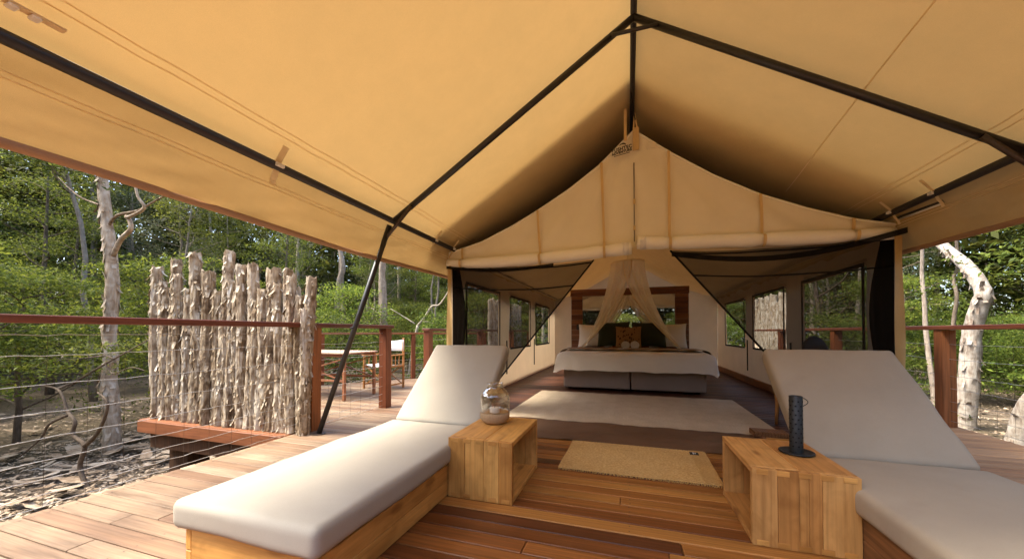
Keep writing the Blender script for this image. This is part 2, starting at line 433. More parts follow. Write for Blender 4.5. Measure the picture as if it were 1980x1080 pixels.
M['brown_metal'] = plain_mat('bronze_painted_steel', (0.05, 0.034, 0.026), 0.42, 0.2, 0.25, 0.5, 0.1, 60)
M['wire'] = plain_mat('galvanised_wire', (0.50, 0.49, 0.47), 0.45, 0.7, 0.15)
M['iron'] = plain_mat('matt_black_iron', (0.012, 0.013, 0.013), 0.55, 0.0, 0.3, 0.5, 0.2, 80)
M['hole'] = plain_mat('hole_dark_and_wick_black', (0.002, 0.002, 0.002), 0.9)  # black of the wick, also paints the dark inside the vent holes
M['black_web'] = fabric_mat('black_webbing', (0.012, 0.011, 0.010), 0.2, 900, 0.2)
M['mesh'] = net_mat('black_insect_mesh', (0.036, 0.031, 0.026), 0.72, transl=0.15)
M['mesh_bunch'] = net_mat('bunched_black_mesh', (0.010, 0.009, 0.008), 0.95, transl=0.05)
M['window_mesh'] = net_mat('window_insect_mesh', (0.05, 0.045, 0.038), 0.12, transl=0.2)
M['net'] = net_mat('cream_mosquito_net', (0.93, 0.87, 0.73), 0.55, transl=0.45)
M['net_edge'] = net_mat('cream_net_hem', (0.80, 0.68, 0.48), 0.75, transl=0.4)
M['groundsheet'] = fabric_mat('brown_groundsheet', (0.15, 0.085, 0.05), 0.2, 300, 0.5, 0.5, bigbump=1.0, bigscale=6.0)
M['print'] = plain_mat('black_print', (0.02, 0.017, 0.014), 0.8)
M['print_brown'] = plain_mat('dark_brown_print', (0.055, 0.028, 0.012), 0.85)
M['cushion_print'] = fabric_mat('ochre_linen', (0.34, 0.20, 0.095), 0.12, 500, 0.4)
M['white_plastic'] = plain_mat('white_plastic', (0.75, 0.74, 0.72), 0.3, 0.0, 0.04)
M['wax'] = plain_mat('white_wax', (0.82, 0.79, 0.72), 0.4, 0.0, 0.03)
M['sand'] = plain_mat('coarse_sand', (0.42, 0.29, 0.16), 0.9, 0.0, 0.35, 0.2, 0.6, 300)
M['white_canvas'] = fabric_mat('white_chair_canvas', (0.80, 0.79, 0.76), 0.03, 900, 0.2, 0.9)
M['mirror'] = plain_mat('mirror_silver', (0.82, 0.82, 0.80), 0.02, 1.0, 0.0)

def glass_mat():
    m, nt, out = new_mat('clear_bubbled_glass')
    tc = ND(nt, 'ShaderNodeTexCoord')
    n = ND(nt, 'ShaderNodeTexNoise', {'Vector': tc.outputs['Object'], 'Scale': 26.0, 'Detail': 2.0})
    b = ND(nt, 'ShaderNodeBump', {'Height': n.outputs[0], 'Strength': 0.35, 'Distance': 0.01})
    gl = ND(nt, 'ShaderNodeBsdfGlossy', {'Color': (1, 1, 1, 1), 'Roughness': 0.03, 'Normal': b.outputs[0]})
    tr = ND(nt, 'ShaderNodeBsdfTransparent', {'Color': (0.97, 0.95, 0.91, 1)})
    lw = ND(nt, 'ShaderNodeLayerWeight', {'Blend': 0.30, 'Normal': b.outputs[0]})
    mx = ND(nt, 'ShaderNodeMixShader', {0: mathn(nt, 'ADD', mathn(nt, 'MULTIPLY', lw.outputs['Facing'], 0.75), 0.03), 1: tr.outputs[0], 2: gl.outputs[0]})
    nt.links.new(mx.outputs[0], out.inputs[0])
    return m
M['glass'] = glass_mat()

def woven_mat(name, c1, c2, sx, sy, bump, dist):
    m, nt, out = new_mat(name)
    tc = ND(nt, 'ShaderNodeTexCoord')
    mp = ND(nt, 'ShaderNodeMapping', {'Vector': tc.outputs['Object'], 'Scale': (sx, sy, 1)})
    n = ND(nt, 'ShaderNodeTexNoise', {'Vector': mp.outputs[0], 'Scale': 1.0, 'Detail': 4.0, 'Roughness': 0.7})
    n2 = ND(nt, 'ShaderNodeTexNoise', {'Vector': tc.outputs['Object'], 'Scale': 5.0, 'Detail': 4.0})
    c = ramp(nt, n.outputs[0], [(0.3, c1), (0.7, c2)])
    c = mixc(nt, c, ramp(nt, n2.outputs[0], [(0.3, (0.92,)*3), (0.7, (1.05,)*3)]), 1.0, 'MULTIPLY')
    finish(nt, out, c, 0.95, n.outputs[0], bump, dist, 0.15)
    return m
M['rug'] = woven_mat('flatweave_rug', (0.42, 0.335, 0.225), (0.64, 0.53, 0.39), 45, 160, 0.6, 0.006)
M['jute'] = woven_mat('coarse_jute', (0.40, 0.225, 0.068), (0.68, 0.45, 0.175), 60, 150, 0.8, 0.006)

M['leaf_dark'] = leaf_mat('dark_forest_leaves', (0.021, 0.031, 0.007), (0.050, 0.068, 0.014), (0.097, 0.113, 0.022), 0.38)
M['leaf_mid'] = leaf_mat('mid_green_leaves', (0.028, 0.044, 0.008), (0.074, 0.104, 0.017), (0.140, 0.166, 0.028), 0.42)
M['leaf_light'] = leaf_mat('bright_green_leaves', (0.040, 0.060, 0.011), (0.097, 0.139, 0.019), (0.184, 0.219, 0.035), 0.45)
M['leaf_grey'] = leaf_mat('grey_green_leaves', (0.037, 0.045, 0.024), (0.072, 0.087, 0.042), (0.120, 0.132, 0.068), 0.30)
M['paperbark'] = bark_mat('peeling_paperbark', [(0.30, (0.10, 0.065, 0.042)), (0.42, (0.25, 0.18, 0.12)), (0.52, (0.40, 0.32, 0.235)), (0.66, (0.58, 0.52, 0.44))], 16, 0.8)
M['whitebark'] = bark_mat('white_paperbark', [(0.30, (0.085, 0.060, 0.042)), (0.44, (0.18, 0.14, 0.11)), (0.54, (0.31, 0.275, 0.235)), (0.68, (0.44, 0.41, 0.375))], 16, 0.8)
M['trunk'] = bark_mat('brown_grey_bark', [(0.3, (0.05, 0.036, 0.026)), (0.5, (0.125, 0.095, 0.07)), (0.7, (0.22, 0.18, 0.14))], 22, 0.8)
M['palebark'] = bark_mat('grey_bark', [(0.3, (0.12, 0.09, 0.07)), (0.5, (0.25, 0.205, 0.165)), (0.7, (0.38, 0.33, 0.28))], 22, 0.8)
M['flakebark'] = bark_mat('screen_log_bark', [(0.31, (0.06, 0.040, 0.023)), (0.41, (0.21, 0.15, 0.093)), (0.48, (0.38, 0.31, 0.222)), (0.56, (0.51, 0.455, 0.365)), (0.68, (0.66, 0.63, 0.56))], 20, 0.9)
M['deadwood'] = bark_mat('dead_grey_wood', [(0.3, (0.20, 0.16, 0.12)), (0.5, (0.38, 0.33, 0.27)), (0.7, (0.52, 0.47, 0.41))], 40, 0.5)

def ground_mat():
    m, nt, out = new_mat('forest_floor')
    tc = ND(nt, 'ShaderNodeTexCoord'); co = tc.outputs['Object']
    n1 = ND(nt, 'ShaderNodeTexNoise', {'Vector': co, 'Scale': 0.6, 'Detail': 8.0, 'Roughness': 0.65})
    n2 = ND(nt, 'ShaderNodeTexNoise', {'Vector': co, 'Scale': 14.0, 'Detail': 8.0, 'Roughness': 0.75})
    vo = ND(nt, 'ShaderNodeTexVoronoi', {'Vector': co, 'Scale': 26.0})
    c1 = ramp(nt, n2.outputs[0], [(0.3, (0.055, 0.038, 0.026)), (0.5, (0.15, 0.112, 0.078)), (0.7, (0.29, 0.235, 0.18))])
    c2 = ramp(nt, n2.outputs[0], [(0.3, (0.045, 0.036, 0.022)), (0.7, (0.15, 0.115, 0.07))])
    c = mixc(nt, c1, c2, ramp(nt, n1.outputs[0], [(0.4, (0, 0, 0)), (0.6, (1, 1, 1))]))
    c = mixc(nt, c, ramp(nt, vo.outputs['Color'], [(0.2, (0.6,)*3), (0.8, (1.35,)*3)]), 0.7, 'MULTIPLY')
    finish(nt, out, c, 0.95, n2.outputs[0], 0.9, 0.05, 0.15)
    return m
M['ground'] = ground_mat()
M['litter'] = bark_mat('fallen_bark_litter', [(0.3, (0.13, 0.085, 0.05)), (0.45, (0.26, 0.185, 0.12)), (0.58, (0.39, 0.31, 0.225)), (0.74, (0.58, 0.52, 0.43))], 14, 0.4)

rng = random.Random(7)

# ------------------------------------------------------------------ ground
def ground_z(x, y):
    n = mnoise.noise(Vector((x*0.12, y*0.12, 3.3)))*0.22 + mnoise.noise(Vector((x*0.5, y*0.5, 1.3)))*0.06
    d = max(0.0, math.hypot(x+1, y-4) - 9.0)
    return -0.80 + n*min(1.0, 0.35 + d*0.08) - 0.004*d

mb = MB()
NG = 150
def gfun(u, v):
    def sp(t): return 75*math.copysign(abs(2*t-1)**1.8, t-0.5)
    x, y = sp(u), sp(v) + 5
    return (x, y, ground_z(x, y) + 0.02*mnoise.noise(Vector((x*3, y*3, 0))))
mb.grid(gfun, NG, NG)
ground = mb.build('ground', M['ground'], smooth=True)
tag(ground, kind='structure')

def scatter_litter():
    r = np.random.default_rng(5)
    V = []; F = []
    def flake(x, y, L, W, a, tilt, lift):
        z = ground_z(x, y) + lift
        ca, sa = math.cos(a), math.sin(a)
        pts = [(-L, -W*0.6), (-L*0.2, -W), (L, -W*0.5), (L*0.9, W*0.6), (0.1*L, W), (-L*0.8, W*0.7)]
        b = len(V)
        for i, (px, py) in enumerate(pts):
            V.append((x + px*ca - py*sa, y + px*sa + py*ca, z + tilt*px + abs(py)*0.9 + 1.2*px*px/L*0.25 + r.uniform(-.004, .006)))
        F.append((b, b+1, b+4, b+5)); F.append((b+1, b+2, b+3, b+4))
    for i in range(34000):
        if r.random() < 0.5:
            x = -3.2 - 5.5*r.random()**1.3; y = r.uniform(-0.5, 8)
        elif r.random() < 0.5:
            x = r.uniform(-13, -3.0); y = r.uniform(-2, 13)
        else:
            x = r.uniform(3.2, 13); y = r.uniform(2, 16)
        if -3.1 < x < 3.3: continue
        big = r.random()
        L = 0.012 + 0.028*r.random() if big < 0.95 else 0.05 + 0.13*r.random()**2
        flake(x, y, L, L*r.uniform(0.25, 0.6), r.uniform(0, 6.3), r.uniform(-.25, .25), r.uniform(0.005, 0.03))
    q = random.Random(3); tw = MB()
    for i in range(700):
        x = q.uniform(-12, -3.3) if q.random() < .7 else q.uniform(3.5, 11); y = q.uniform(-1, 13)
        a = q.uniform(0, 6.28); L = q.uniform(.1, .5); p = Vector((x, y, ground_z(x, y) + 0.015)); pts = [p]
        for j in range(3):
            a += q.uniform(-.4, .4); p = p + Vector((math.cos(a)*L/3, math.sin(a)*L/3, 0)); p.z = ground_z(p.x, p.y) + q.uniform(.01, .05); pts.append(p)
        r_ = q.uniform(.003, .012); tw.tube(pts, [r_, r_, r_*.8, r_*.5], 4, caps=False)
    tag(tw.build('fallen_twigs', M['deadwood']), 'fallen grey twigs lying among the leaf litter beside the deck', 'twigs', kind='stuff')
    me = bpy.data.meshes.new('bark_litter'); me.from_pydata(V, [], F); me.update()
    o = mesh_obj('bark_litter', me, M['litter'])
    tag(o, 'pale fallen bark flakes and dry leaves strewn over the ground beside the deck', 'leaf litter', kind='stuff')
scatter_litter()

# ------------------------------------------------------------------ decks
PITCH = 0.104
deck = thing('timber_deck', (0, 0, 0), kind='structure')
unit_board = bevel_mesh('deck_board', 1.0, 0.098, 0.030, 0.0035)
boards = {}
def board(parent, x0, x1, y, mat, name='deck_board', zt=0.0):
    key = (parent.name, mat.name)
    if key not in boards:
        me = unit_board.copy(); me.materials.clear(); me.materials.append(mat); me.name = name
        boards[key] = me
    dz = rng.uniform(-0.0012, 0.0008)
    o = link(bpy.data.objects.new(name, boards[key]))
    o.parent = parent
    o.location = ((x0+x1)/2, y, zt - 0.015 + dz)
    o.scale = (x1 - x0 - 0.003, 1, 1)
    o.rotation_euler = (0, 0, rng.uniform(-0.0006, 0.0006))
    return o

y = 1.021 - PITCH*54
rows = []
while y < 4.02:
    rows.append(y); y += PITCH
outer_rows = list(rows)
while y < 12.0:
    outer_rows.append(y); y += PITCH
far_mb = {}
def far_board(x0, x1, y, mat):
    far_mb.setdefault(mat.name, (MB(), mat))[0].bbox((x0, y-0.049, -0.030), (x1, y+0.049, 0.0), 0.0035)
for y in outer_rows:
    front = y < 0.55
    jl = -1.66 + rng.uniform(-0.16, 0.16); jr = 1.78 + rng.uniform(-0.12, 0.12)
    if y > 4.0: jl, jr = -2.24, 2.30
    if front or y > 7.2:
        far_board(-3.15, jl, y, M['deck_pale'])
        far_board(jr, 3.32, y, M['deck_right'])
        if y < 4.0: far_board(jl, jr, y, M['deck'])
        continue
    if rng.random() < 0.3 and y < 4:
        j = rng.uniform(-2.75, -2.2)
        board(deck, -3.15, j, y, M['deck_pale']); board(deck, j, jl, y, M['deck_pale'])
    else:
        board(deck, -3.15, jl, y, M['deck_pale'])
    board(deck, jr, 3.32, y, M['deck_right'])
    if y < 4.0:
        js = sorted([rng.uniform(-1.0, 1.2)] if rng.random() < 0.55 else [])
        xs = [jl] + js + [jr]
        for a, b in zip(xs[:-1], xs[1:]):
            board(deck, a, b, y, M['deck'])
for k, (m_, mat) in far_mb.items():
    o = m_.build('deck_board', mat, deck); tag(o, kind='stuff')
# screw heads where the boards cross the joists
mb = MB()
for y in outer_rows:
    if not 0.5 < y < 7.2: continue
    for x in (-3.08, -2.2, 2.2, 3.2) + ((-1.1, 0.0, 1.1) if y < 4 else ()):
        for dy in (-0.027, 0.027):
            c = (x + rng.uniform(-.004, .004), y + dy + rng.uniform(-.003, .003))
            mb.add([(c[0]+0.0042*math.cos(k*math.pi/3), c[1]+0.0042*math.sin(k*math.pi/3), 0.0012) for k in range(6)], [(0, 1, 2, 3, 4, 5)])
o = mb.build('screw', M['brown_metal'], deck); tag(o, kind='stuff')
# joists and edge beams under the deck
for (lo, hi) in [((-3.13, -4.6, -0.19), (-3.085, 12.0, -0.033)), ((3.24, -4.6, -0.19), (3.285, 12.0, -0.033))]:
    part_box('edge_beam', M['rail'], deck, lo, hi, 0.004)
for x in (-2.2, -1.1, 0.0, 1.1, 2.2):
    part_box('joist', M['stump'], deck, (x-0.03, -4.5, -0.22), (x+0.03, 11.9, -0.033), 0.003)
for x in (-2.6, 2.7):
    for y in (-4.0, 0.0, 3.0, 6.0, 9.0):
        part_box('deck_stump', M['stump'], deck, (x-0.07, y-0.07, -1.1), (x+0.07, y+0.07, -0.2), 0.005)

# floor inside the tent (dark boards) with its skirting boards
tent_floor = thing('tent_floor', (0, 4.05, 0), kind='structure')
y = 4.05 + 0.052
while y < 11.0:
    j = rng.uniform(-1.4, 1.4)
    for a, b in ((-2.235, j), (j, 2.295)):
        o = board(tent_floor, a, b, y - 4.05, M['floor'], 'floor_board')
    y += PITCH
part_box('skirting_board', M['sill'], tent_floor, (-2.215, 4.15, 0.002), (-2.175, 11.0, 0.125), 0.004)
part_box('skirting_board', M['sill'], tent_floor, (2.225, 4.15, 0.002), (2.265, 11.0, 0.125), 0.004)

# dining deck to the left, behind the log screen, with a slanting far edge
dining = thing('dining_deck', (-4.4, 5.0, 0), kind='structure')
def edge_x(y): return -5.62 if y < 5.35 else -5.62 + (y-5.35)*0.79
y = 2.66
while y < 8.4:
    x0 = edge_x(y)
    if y > 2.9:
        if x0 < -4.3 and rng.random() < 0.5:
            j = rng.uniform(x0+0.5, -3.6)
            board(dining, x0+4.4, j+4.4, y-5.0, M['deck_pale'], 'dining_deck_board'); board(dining, j+4.4, -3.155+4.4, y-5.0, M['deck_pale'], 'dining_deck_board')
        else:
            board(dining, x0+4.4, -3.155+4.4, y-5.0, M['deck_pale'], 'dining_deck_board')
    y += PITCH
part_box('fascia_board', M['railx'], dining, (-5.30, 2.62, -0.125), (-3.155, 2.665, 0.006), 0.004)
part_box('top_plate', M['railx'], dining, (-5.36, 2.667, -0.03), (-3.155, 2.88, 0.004), 0.004)
part_box('bearer', M['stump'], dining, (-5.22, 2.70, -0.31), (-3.155, 2.82, -0.127), 0.004)
part_box('support_post', M['stump'], dining, (-5.18, 2.86, -1.1), (-4.86, 3.10, -0.20), 0.006)
for (x, y) in [(-5.4, 5.0), (-3.4, 5.0), (-3.5, 7.6)]:
    part_box('support_post', M['stump'], dining, (x-0.08, y-0.08, -1.15), (x+0.08, y+0.08, -0.032), 0.006)

# ------------------------------------------------------------------ fly sheet (the big tan roof)
RX = 0.05           # ridge x
FLY_Y0, FLY_Y1 = 0.22, 11.2
def fly_z(x, y):
    s = abs(x - RX) / 2.13
    z = 3.435 - 1.36*s
    bay = (y - 2.82) / 2.9
    z -= 0.030*math.sin(math.pi*min(1, s))*(0.5 - 0.5*math.cos(2*math.pi*bay))
    z += 0.007*mnoise.noise(Vector((x*1.6, y*1.6, 0.3))) * math.sin(math.pi*min(1, s))
    e = max(0.0, 1 - abs(s-0.93)/0.16)
    z += 0.010*e*mnoise.noise(Vector((x*2.5, y*7.0, 6.1)))
    b = abs(((y - 2.82 + 1.45) % 2.9) - 1.45)
    z += 0.006*max(0.0, 1 - b/0.45)*mnoise.noise(Vector((x*6.0, y*2.5, 1.7)))*min(1, b*8)
    return z
fly = thing('fly_sheet', (0, 2.8, 3.3), 'large tan canvas roof sheet stretched over the black frame above the deck', 'canopy')
for sgn, nm in ((-1, 'l'), (1, 'r')):
    mb = MB()
    def f(u, v):
        x = RX + sgn*(2.15*u); y = FLY_Y0 + (FLY_Y1-FLY_Y0)*v
        return (x, y, fly_z(x, y))
    mb.grid(f, 48, 240)
    mb.build('roof_panel', M['fly'], fly, smooth=True)
    # hanging valance with wrinkles
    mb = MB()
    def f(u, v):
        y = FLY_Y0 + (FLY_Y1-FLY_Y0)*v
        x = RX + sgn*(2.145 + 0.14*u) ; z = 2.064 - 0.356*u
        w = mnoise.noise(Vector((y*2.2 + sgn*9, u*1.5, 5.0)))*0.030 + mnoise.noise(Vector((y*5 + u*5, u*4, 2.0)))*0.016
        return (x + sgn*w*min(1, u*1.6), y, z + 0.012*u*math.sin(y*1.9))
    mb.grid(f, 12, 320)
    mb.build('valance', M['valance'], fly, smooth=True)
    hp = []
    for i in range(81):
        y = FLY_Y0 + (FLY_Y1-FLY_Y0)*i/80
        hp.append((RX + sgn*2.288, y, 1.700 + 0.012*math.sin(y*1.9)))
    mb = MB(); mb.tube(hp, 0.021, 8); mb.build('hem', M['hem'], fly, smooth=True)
    # stitched seam tapes beside the eave
    for dx in (1.955, 1.99):
        mb = MB()
        def f(u, v):
            x = RX + sgn*(dx + 0.0045*u); y = FLY_Y0 + (FLY_Y1-FLY_Y0)*v
            return (x, y, fly_z(x, y) - 0.0035)
        mb.grid(f, 1, 90); mb.build('seam_tape', M['seam'], fly)
    for u0 in (0.36, 0.42):
        mb = MB()
        def f(u, v):
            y = FLY_Y0 + (FLY_Y1-FLY_Y0)*v; uu = u0 + 0.011*u
            w = mnoise.noise(Vector((y*2.2 + sgn*9, uu*1.5, 5.0)))*0.030 + mnoise.noise(Vector((y*5 + uu*5, uu*4, 2.0)))*0.016
            return (RX + sgn*(2.145 + 0.14*uu - 0.006) + sgn*w*min(1, uu*1.6), y, 2.068 - 0.36*uu + 0.012*uu*math.sin(y*1.9))
        mb.grid(f, 1, 120); mb.build('seam_tape', M['seam'], fly)
# added sheet, out of view, that shades the canopy before the gable
mb = MB()
def f(u, v):
    x = RX + 2.5*(2*u-1); y = 3.55 + 1.95*v
    return (x, y, 3.435 - 1.36*abs(x-RX)/2.13 + 0.34)
mb.grid(f, 20, 30)
mb.build('added_shade_band', M['cover'], fly)
# slanting roof seams and straps over the eave pole
mb = MB()
def f(u, v):
    y = 4.6 - 3.2*v + 0.010*u; x = RX + 0.25 + 1.75*v
    x = RX + 1.5 - 0.3*v + 0.006*u
    return (x, 4.4 - 4.0*v, fly_z(x, 4.4-4.0*v) - 0.0035)
mb.grid(f, 1, 60); mb.build('seam_tape', M['seam'], fly)
def strap_over(y, sgn, w=0.035):
    ps = [(2.02, fly_z(RX+sgn*2.02, y) - 0.012), (2.10, 2.045), (2.128, 1.985), (2.155, 1.955), (2.165, 1.93)]
    mb = MB()
    def f(u, v):
        t = v*(len(ps)-1); i = min(int(t), len(ps)-2); t -= i
        a, b = ps[i], ps[i+1]
        return (RX + sgn*(a[0]*(1-t)+b[0]*t - 0.012), y + w*(u-0.5) + 0.03*v, a[1]*(1-t)+b[1]*t - 0.012)
    mb.grid(f, 2, 12)
    st = mb.build('strap', M['strap_light'], fly)
    mb = MB(); mb.box((RX+sgn*2.075-0.012, y-w*0.6+0.012, 2.01), (RX+sgn*2.075+0.012, y+w*0.6+0.012, 2.03))
    mb.build('buckle', M['white_plastic'], st)
for y in (1.645, 3.55, 3.98):
    strap_over(y, -1, 0.042 if y == 1.645 else 0.03)
for y in (3.45, 3.9):
    strap_over(y, 1, 0.03)
mb = MB(); mb.box((-1.978, 0.52, 2.098), (-1.950, 0.745, 2.106)); mb.build('strap', M['strap_light'], fly)
for y in (0.625, 0.675):
    part_box('buckle', M['white_plastic'], fly, (-1.982, y-0.013, 2.086), (-1.946, y+0.013, 2.097), 0.004)

# ------------------------------------------------------------------ steel frame
frame = thing('steel_frame', (0, 2.82, 0), 'black steel pole frame carrying the tan canvas roof', 'tent frame')
def pole(name, pts, r, mat='black_metal', n=10, parent=None):
    mb = MB(); mb.tube(pts, r, n)
    return mb.build(name, M[mat], parent or frame, smooth=True)
pole('ridge_pole', [(RX, 0.22, 3.385), (RX, 11.1, 3.385)], 0.024)
for s in (-1, 1):
    pole('eave_pole', [(RX+s*2.105, 0.22, 2.022), (RX+s*2.105, 11.1, 2.022)], 0.027, 'black_metal')
for y in (2.82, 5.72, 8.62, 11.05):
    vis = y < 4
    for s in (-1, 1):
        pole('rafter', [(RX, y, 3.355), (RX+s*2.10, y, 2.02)], 0.026, 'black_metal')
        if vis:
            pole('corner_brace', [(RX+s*1.90, y-0.02, 2.13), (RX+s*2.255, y+0.02, 1.82)], 0.016, 'brown_metal')
            lg = pole('leg', [(RX+s*2.15, y+0.01, 1.99), (RX+s*2.955, y+0.01, 0.01)], 0.024)
            mb = MB(); mb.lathe((RX+s*2.958, y+0.01, 0.0), [(0.002, 0.010), (0.05, 0.010), (0.06, 0.006), (0.06, 0.0005)], 20)
            mb.build('foot_plate', M['brown_metal'], lg, smooth=False)
            mb = MB(); mb.tube([(RX+s*2.53, y-0.02, 1.045), (RX+s*2.535, y-0.05, 1.035)], 0.008, 6); mb.build('locking_bolt', M['black_metal'], lg)
    if vis:
        pole('apex_brace', [(RX-0.165, y-0.03, 3.235), (RX+0.165, y-0.03, 3.235)], 0.014)
tube_l = thing('strip_light', (2.2, 3.7, 1.98), 'slim black strip light with a white lens clipped beneath the right eave', 'strip light')
pole('housing', [(2.235, 3.52, 1.972), (2.222, 4.0, 1.985)], 0.014, 'black_metal', 10, tube_l)
mb = MB(); mb.tube([(2.229, 3.545, 1.957), (2.218, 3.98, 1.970)], 0.008, 8); mb.build('lens', M['white_plastic'], tube_l, smooth=True)

# ------------------------------------------------------------------ inner tent
TY0, TY1 = 4.06, 10.9
tent = thing('safari_tent', (0.06, TY0, 0), 'cream canvas tent with rolled up door flaps and black mesh doors drawn aside', 'tent')
prof = [(-2.13, 1.985), (-1.70, 2.085), (-1.28, 2.255), (-0.99, 2.40), (-0.63, 2.60), (-0.29, 2.83), (-0.07, 3.03), (0.065, 3.155), (0.17, 3.07), (0.41, 2.87), (0.82, 2.57), (1.22, 2.33), (1.60, 2.155), (1.95, 2.02), (2.26, 1.945)]
def prof_z(x):
    for (a, za), (b, zb) in zip(prof[:-1], prof[1:]):
        if a <= x <= b:
            return za + (zb-za)*(x-a)/(b-a)
    return prof[0][1] if x < prof[0][0] else prof[-1][1]
XL, XR = -2.13, 2.26
def roll_z(x):
    if x < 0.065:
        return 1.845 + 0.045*((x+2.1)/2.15)**1 - 0.030*math.sin(math.pi*(x+2.1)/2.15)
    return 1.945 - 0.085*((x-0.065)/2.2)**0.6
mb = MB()
def f(u, v):
    x = XL + (XR-XL)*u
    zt, zb = prof_z(x), roll_z(x)
    z = zb + (zt-zb)*v
    d = (abs(x-0.065))
    k = math.sin(math.pi*v)*1.0
    w = 0.045*mnoise.noise(Vector((x*2.4 + z*1.6, z*1.2, 4.0)))*k + 0.05*mnoise.noise(Vector(((x-0.065)*5.0/(3.4-z), z*0.7, 9.0)))*k
    return (x, TY0 - 0.012 + w, z)
mb.grid(f, 120, 26)
mb.build('gable_panel', M['gable'], tent, smooth=True)
# top edge binding
mb = MB(); mb.tube([(XL+(XR-XL)*i/60, TY0-0.014, prof_z(XL+(XR-XL)*i/60)) for i in range(61)], 0.010, 6); mb.build('edge_binding', M['roll'], tent, smooth=True)
# rolled flaps
for (x0, x1) in ((-2.11, 0.035), (0.095, 2.2)):
    pts = []; rad = []
    for i in range(45):
        t = i/44; x = x0 + (x1-x0)*t
        pts.append((x, TY0-0.065, roll_z(x) - 0.005 + 0.006*mnoise.noise(Vector((x*3, 1, 0)))))
        pinch = 0
        for sx in (-1.93, -0.95, -0.245, 0.405, 1.215, 1.925):
            pinch += math.exp(-((x-sx)/0.05)**2)*0.012
        e = 1.0 if x0 < 0 else 1.0
        rad.append(0.066 - pinch + 0.006*mnoise.noise(Vector((x*5, 3, 1))) - (0.022*max(0, abs(x)-1.5)))
    mb = MB(); mb.tube(pts, rad, 18)
    rl = mb.build('rolled_flap', M['roll'], tent, smooth=True)
    xe = -0.02 if x0 < 0 else 0.15
    mb = MB(); mb.tube([(xe-0.03, TY0-0.065, roll_z(xe)-0.005), (xe+0.03, TY0-0.065, roll_z(xe)-0.005)], 0.0675, 18); mb.build('end_band', M['white_patch'], rl, smooth=True)
# webbing straps down the gable
for (x0, x1) in ((-1.93, -1.925), (-0.985, -0.945), (-0.27, -0.238), (0.404, 0.407), (1.215, 1.222), (1.93, 1.925)):
    zt = prof_z(x0) - 0.005
    mb = MB()
    def f(u, v):
        if v < 0.72:
            t = v/0.72; z = zt + (roll_z(x1)+0.05-zt)*t; yy = TY0 - 0.045 - 0.012*math.sin(math.pi*t)
        else:
            t = (v-0.72)/0.28; a = math.pi*0.30 + math.pi*0.85*t
            z = roll_z(x1) - 0.005 + 0.070*math.cos(a); yy = TY0 - 0.065 - 0.074*math.sin(a)
        x = x0 + (x1-x0)*min(1, v*1.2)
        return (x + 0.026*(u-0.5), yy, z)
    mb.grid(f, 2, 30)
    mb.build('tie_strap', M['strap'], tent, smooth=True)
# zip line, apex tab and straps
mb = MB(); mb.box((0.061, TY0-0.030, 1.96), (0.070, TY0-0.022, 2.80)); mb.build('zip', M['print_brown'], tent)
for z in (2.36, 2.08):
    mb = MB(); mb.box((0.055, TY0-0.036, z), (0.078, TY0-0.024, z+0.05)); mb.build('zip_tab', M['strap'], tent)
mb = MB(); mb.box((0.055, TY0-0.040, 2.93), (0.118, TY0-0.030, 3.17)); mb.build('apex_tab', M['strap'], tent)
mb = MB(); mb.box((0.20, TY0-0.034, 2.93), (0.28, TY0-0.028, 2.985)); mb.build('canvas_patch', M['gable'], tent)
for dx in (0.062, 0.10):
    mb = MB(); mb.tube([(dx, TY0-0.04, 3.15), (0.075, TY0-0.03, 3.33)], 0.010, 4); mb.build('apex_strap', M['strap'], tent)
mb = MB(); mb.box((-0.035, TY0-0.09, 3.02), (-0.005, TY0-0.084, 3.36)); mb.build('apex_strap', M['strap'], tent)
mb = MB(); mb.tube([(0.04, 3.72, 3.36), (0.06, 3.9, 3.30), (0.08, 4.0, 3.24)], 0.007, 6); mb.build('apex_strap', M['black_web'], tent)

# printed maker's emblem on the gable
logo = thing('printed_emblem', (0, 0, 0))
logo.parent = tent; logo.location = (-0.055 - 0.06, -0.075, 2.90)
def text_mesh(body, size, w=1.0):
    cu = bpy.data.curves.new('emblem_text', 'FONT')
    cu.body = body; cu.size = size; cu.align_x = 'CENTER'; cu.extrude = 0.0004; cu.space_character = 1.12; cu.offset = 0.0022
    o = bpy.data.objects.new('tmp', cu); COL.objects.link(o)
    dg = bpy.context.evaluated_depsgraph_get()
    me = bpy.data.meshes.new_from_object(o.evaluated_get(dg))
    bpy.data.objects.remove(o)
    me.name = 'emblem_text'
    return me
TILT = R(9)
for body, size, dz, mat, sx in (('BUSHTEC', 0.050, 0.026, 'print', 0.90), ('ADVENTURE', 0.036, -0.006, 'print', 0.92)):
    me = text_mesh(body, size)
    o = mesh_obj('emblem_text', me, M[mat], logo, (-math.sin(TILT)*0 , -0.012, dz), (R(90), -TILT, 0), (sx, 1, 1))
mb = MB(); mb.grid(lambda u, v: (-0.08+0.16*u, 0, -0.024 + 0.007*v + 0.16*(u-0.5)*math.tan(TILT)), 8, 1)
o = mesh_obj('emblem_rule', mb.mesh('emblem_rule'), M['print'], logo, (0, -0.012, 0))
mb = MB()
a = [(-0.05, 0), (-0.02, 0.03), (0.02, 0.042), (0.055, 0.025), (0.06, 0.0), (0.03, 0.016), (0.0, 0.018)]
mb.add([(x*0.7, 0, z*0.7) for x, z in a], [(0, 1, 6), (1, 2, 5, 6), (2, 3, 5), (3, 4, 5)])
mesh_obj('emblem_tree', mb.mesh('emblem_tree'), M['print'], logo, (0.0, -0.012, 0.073))

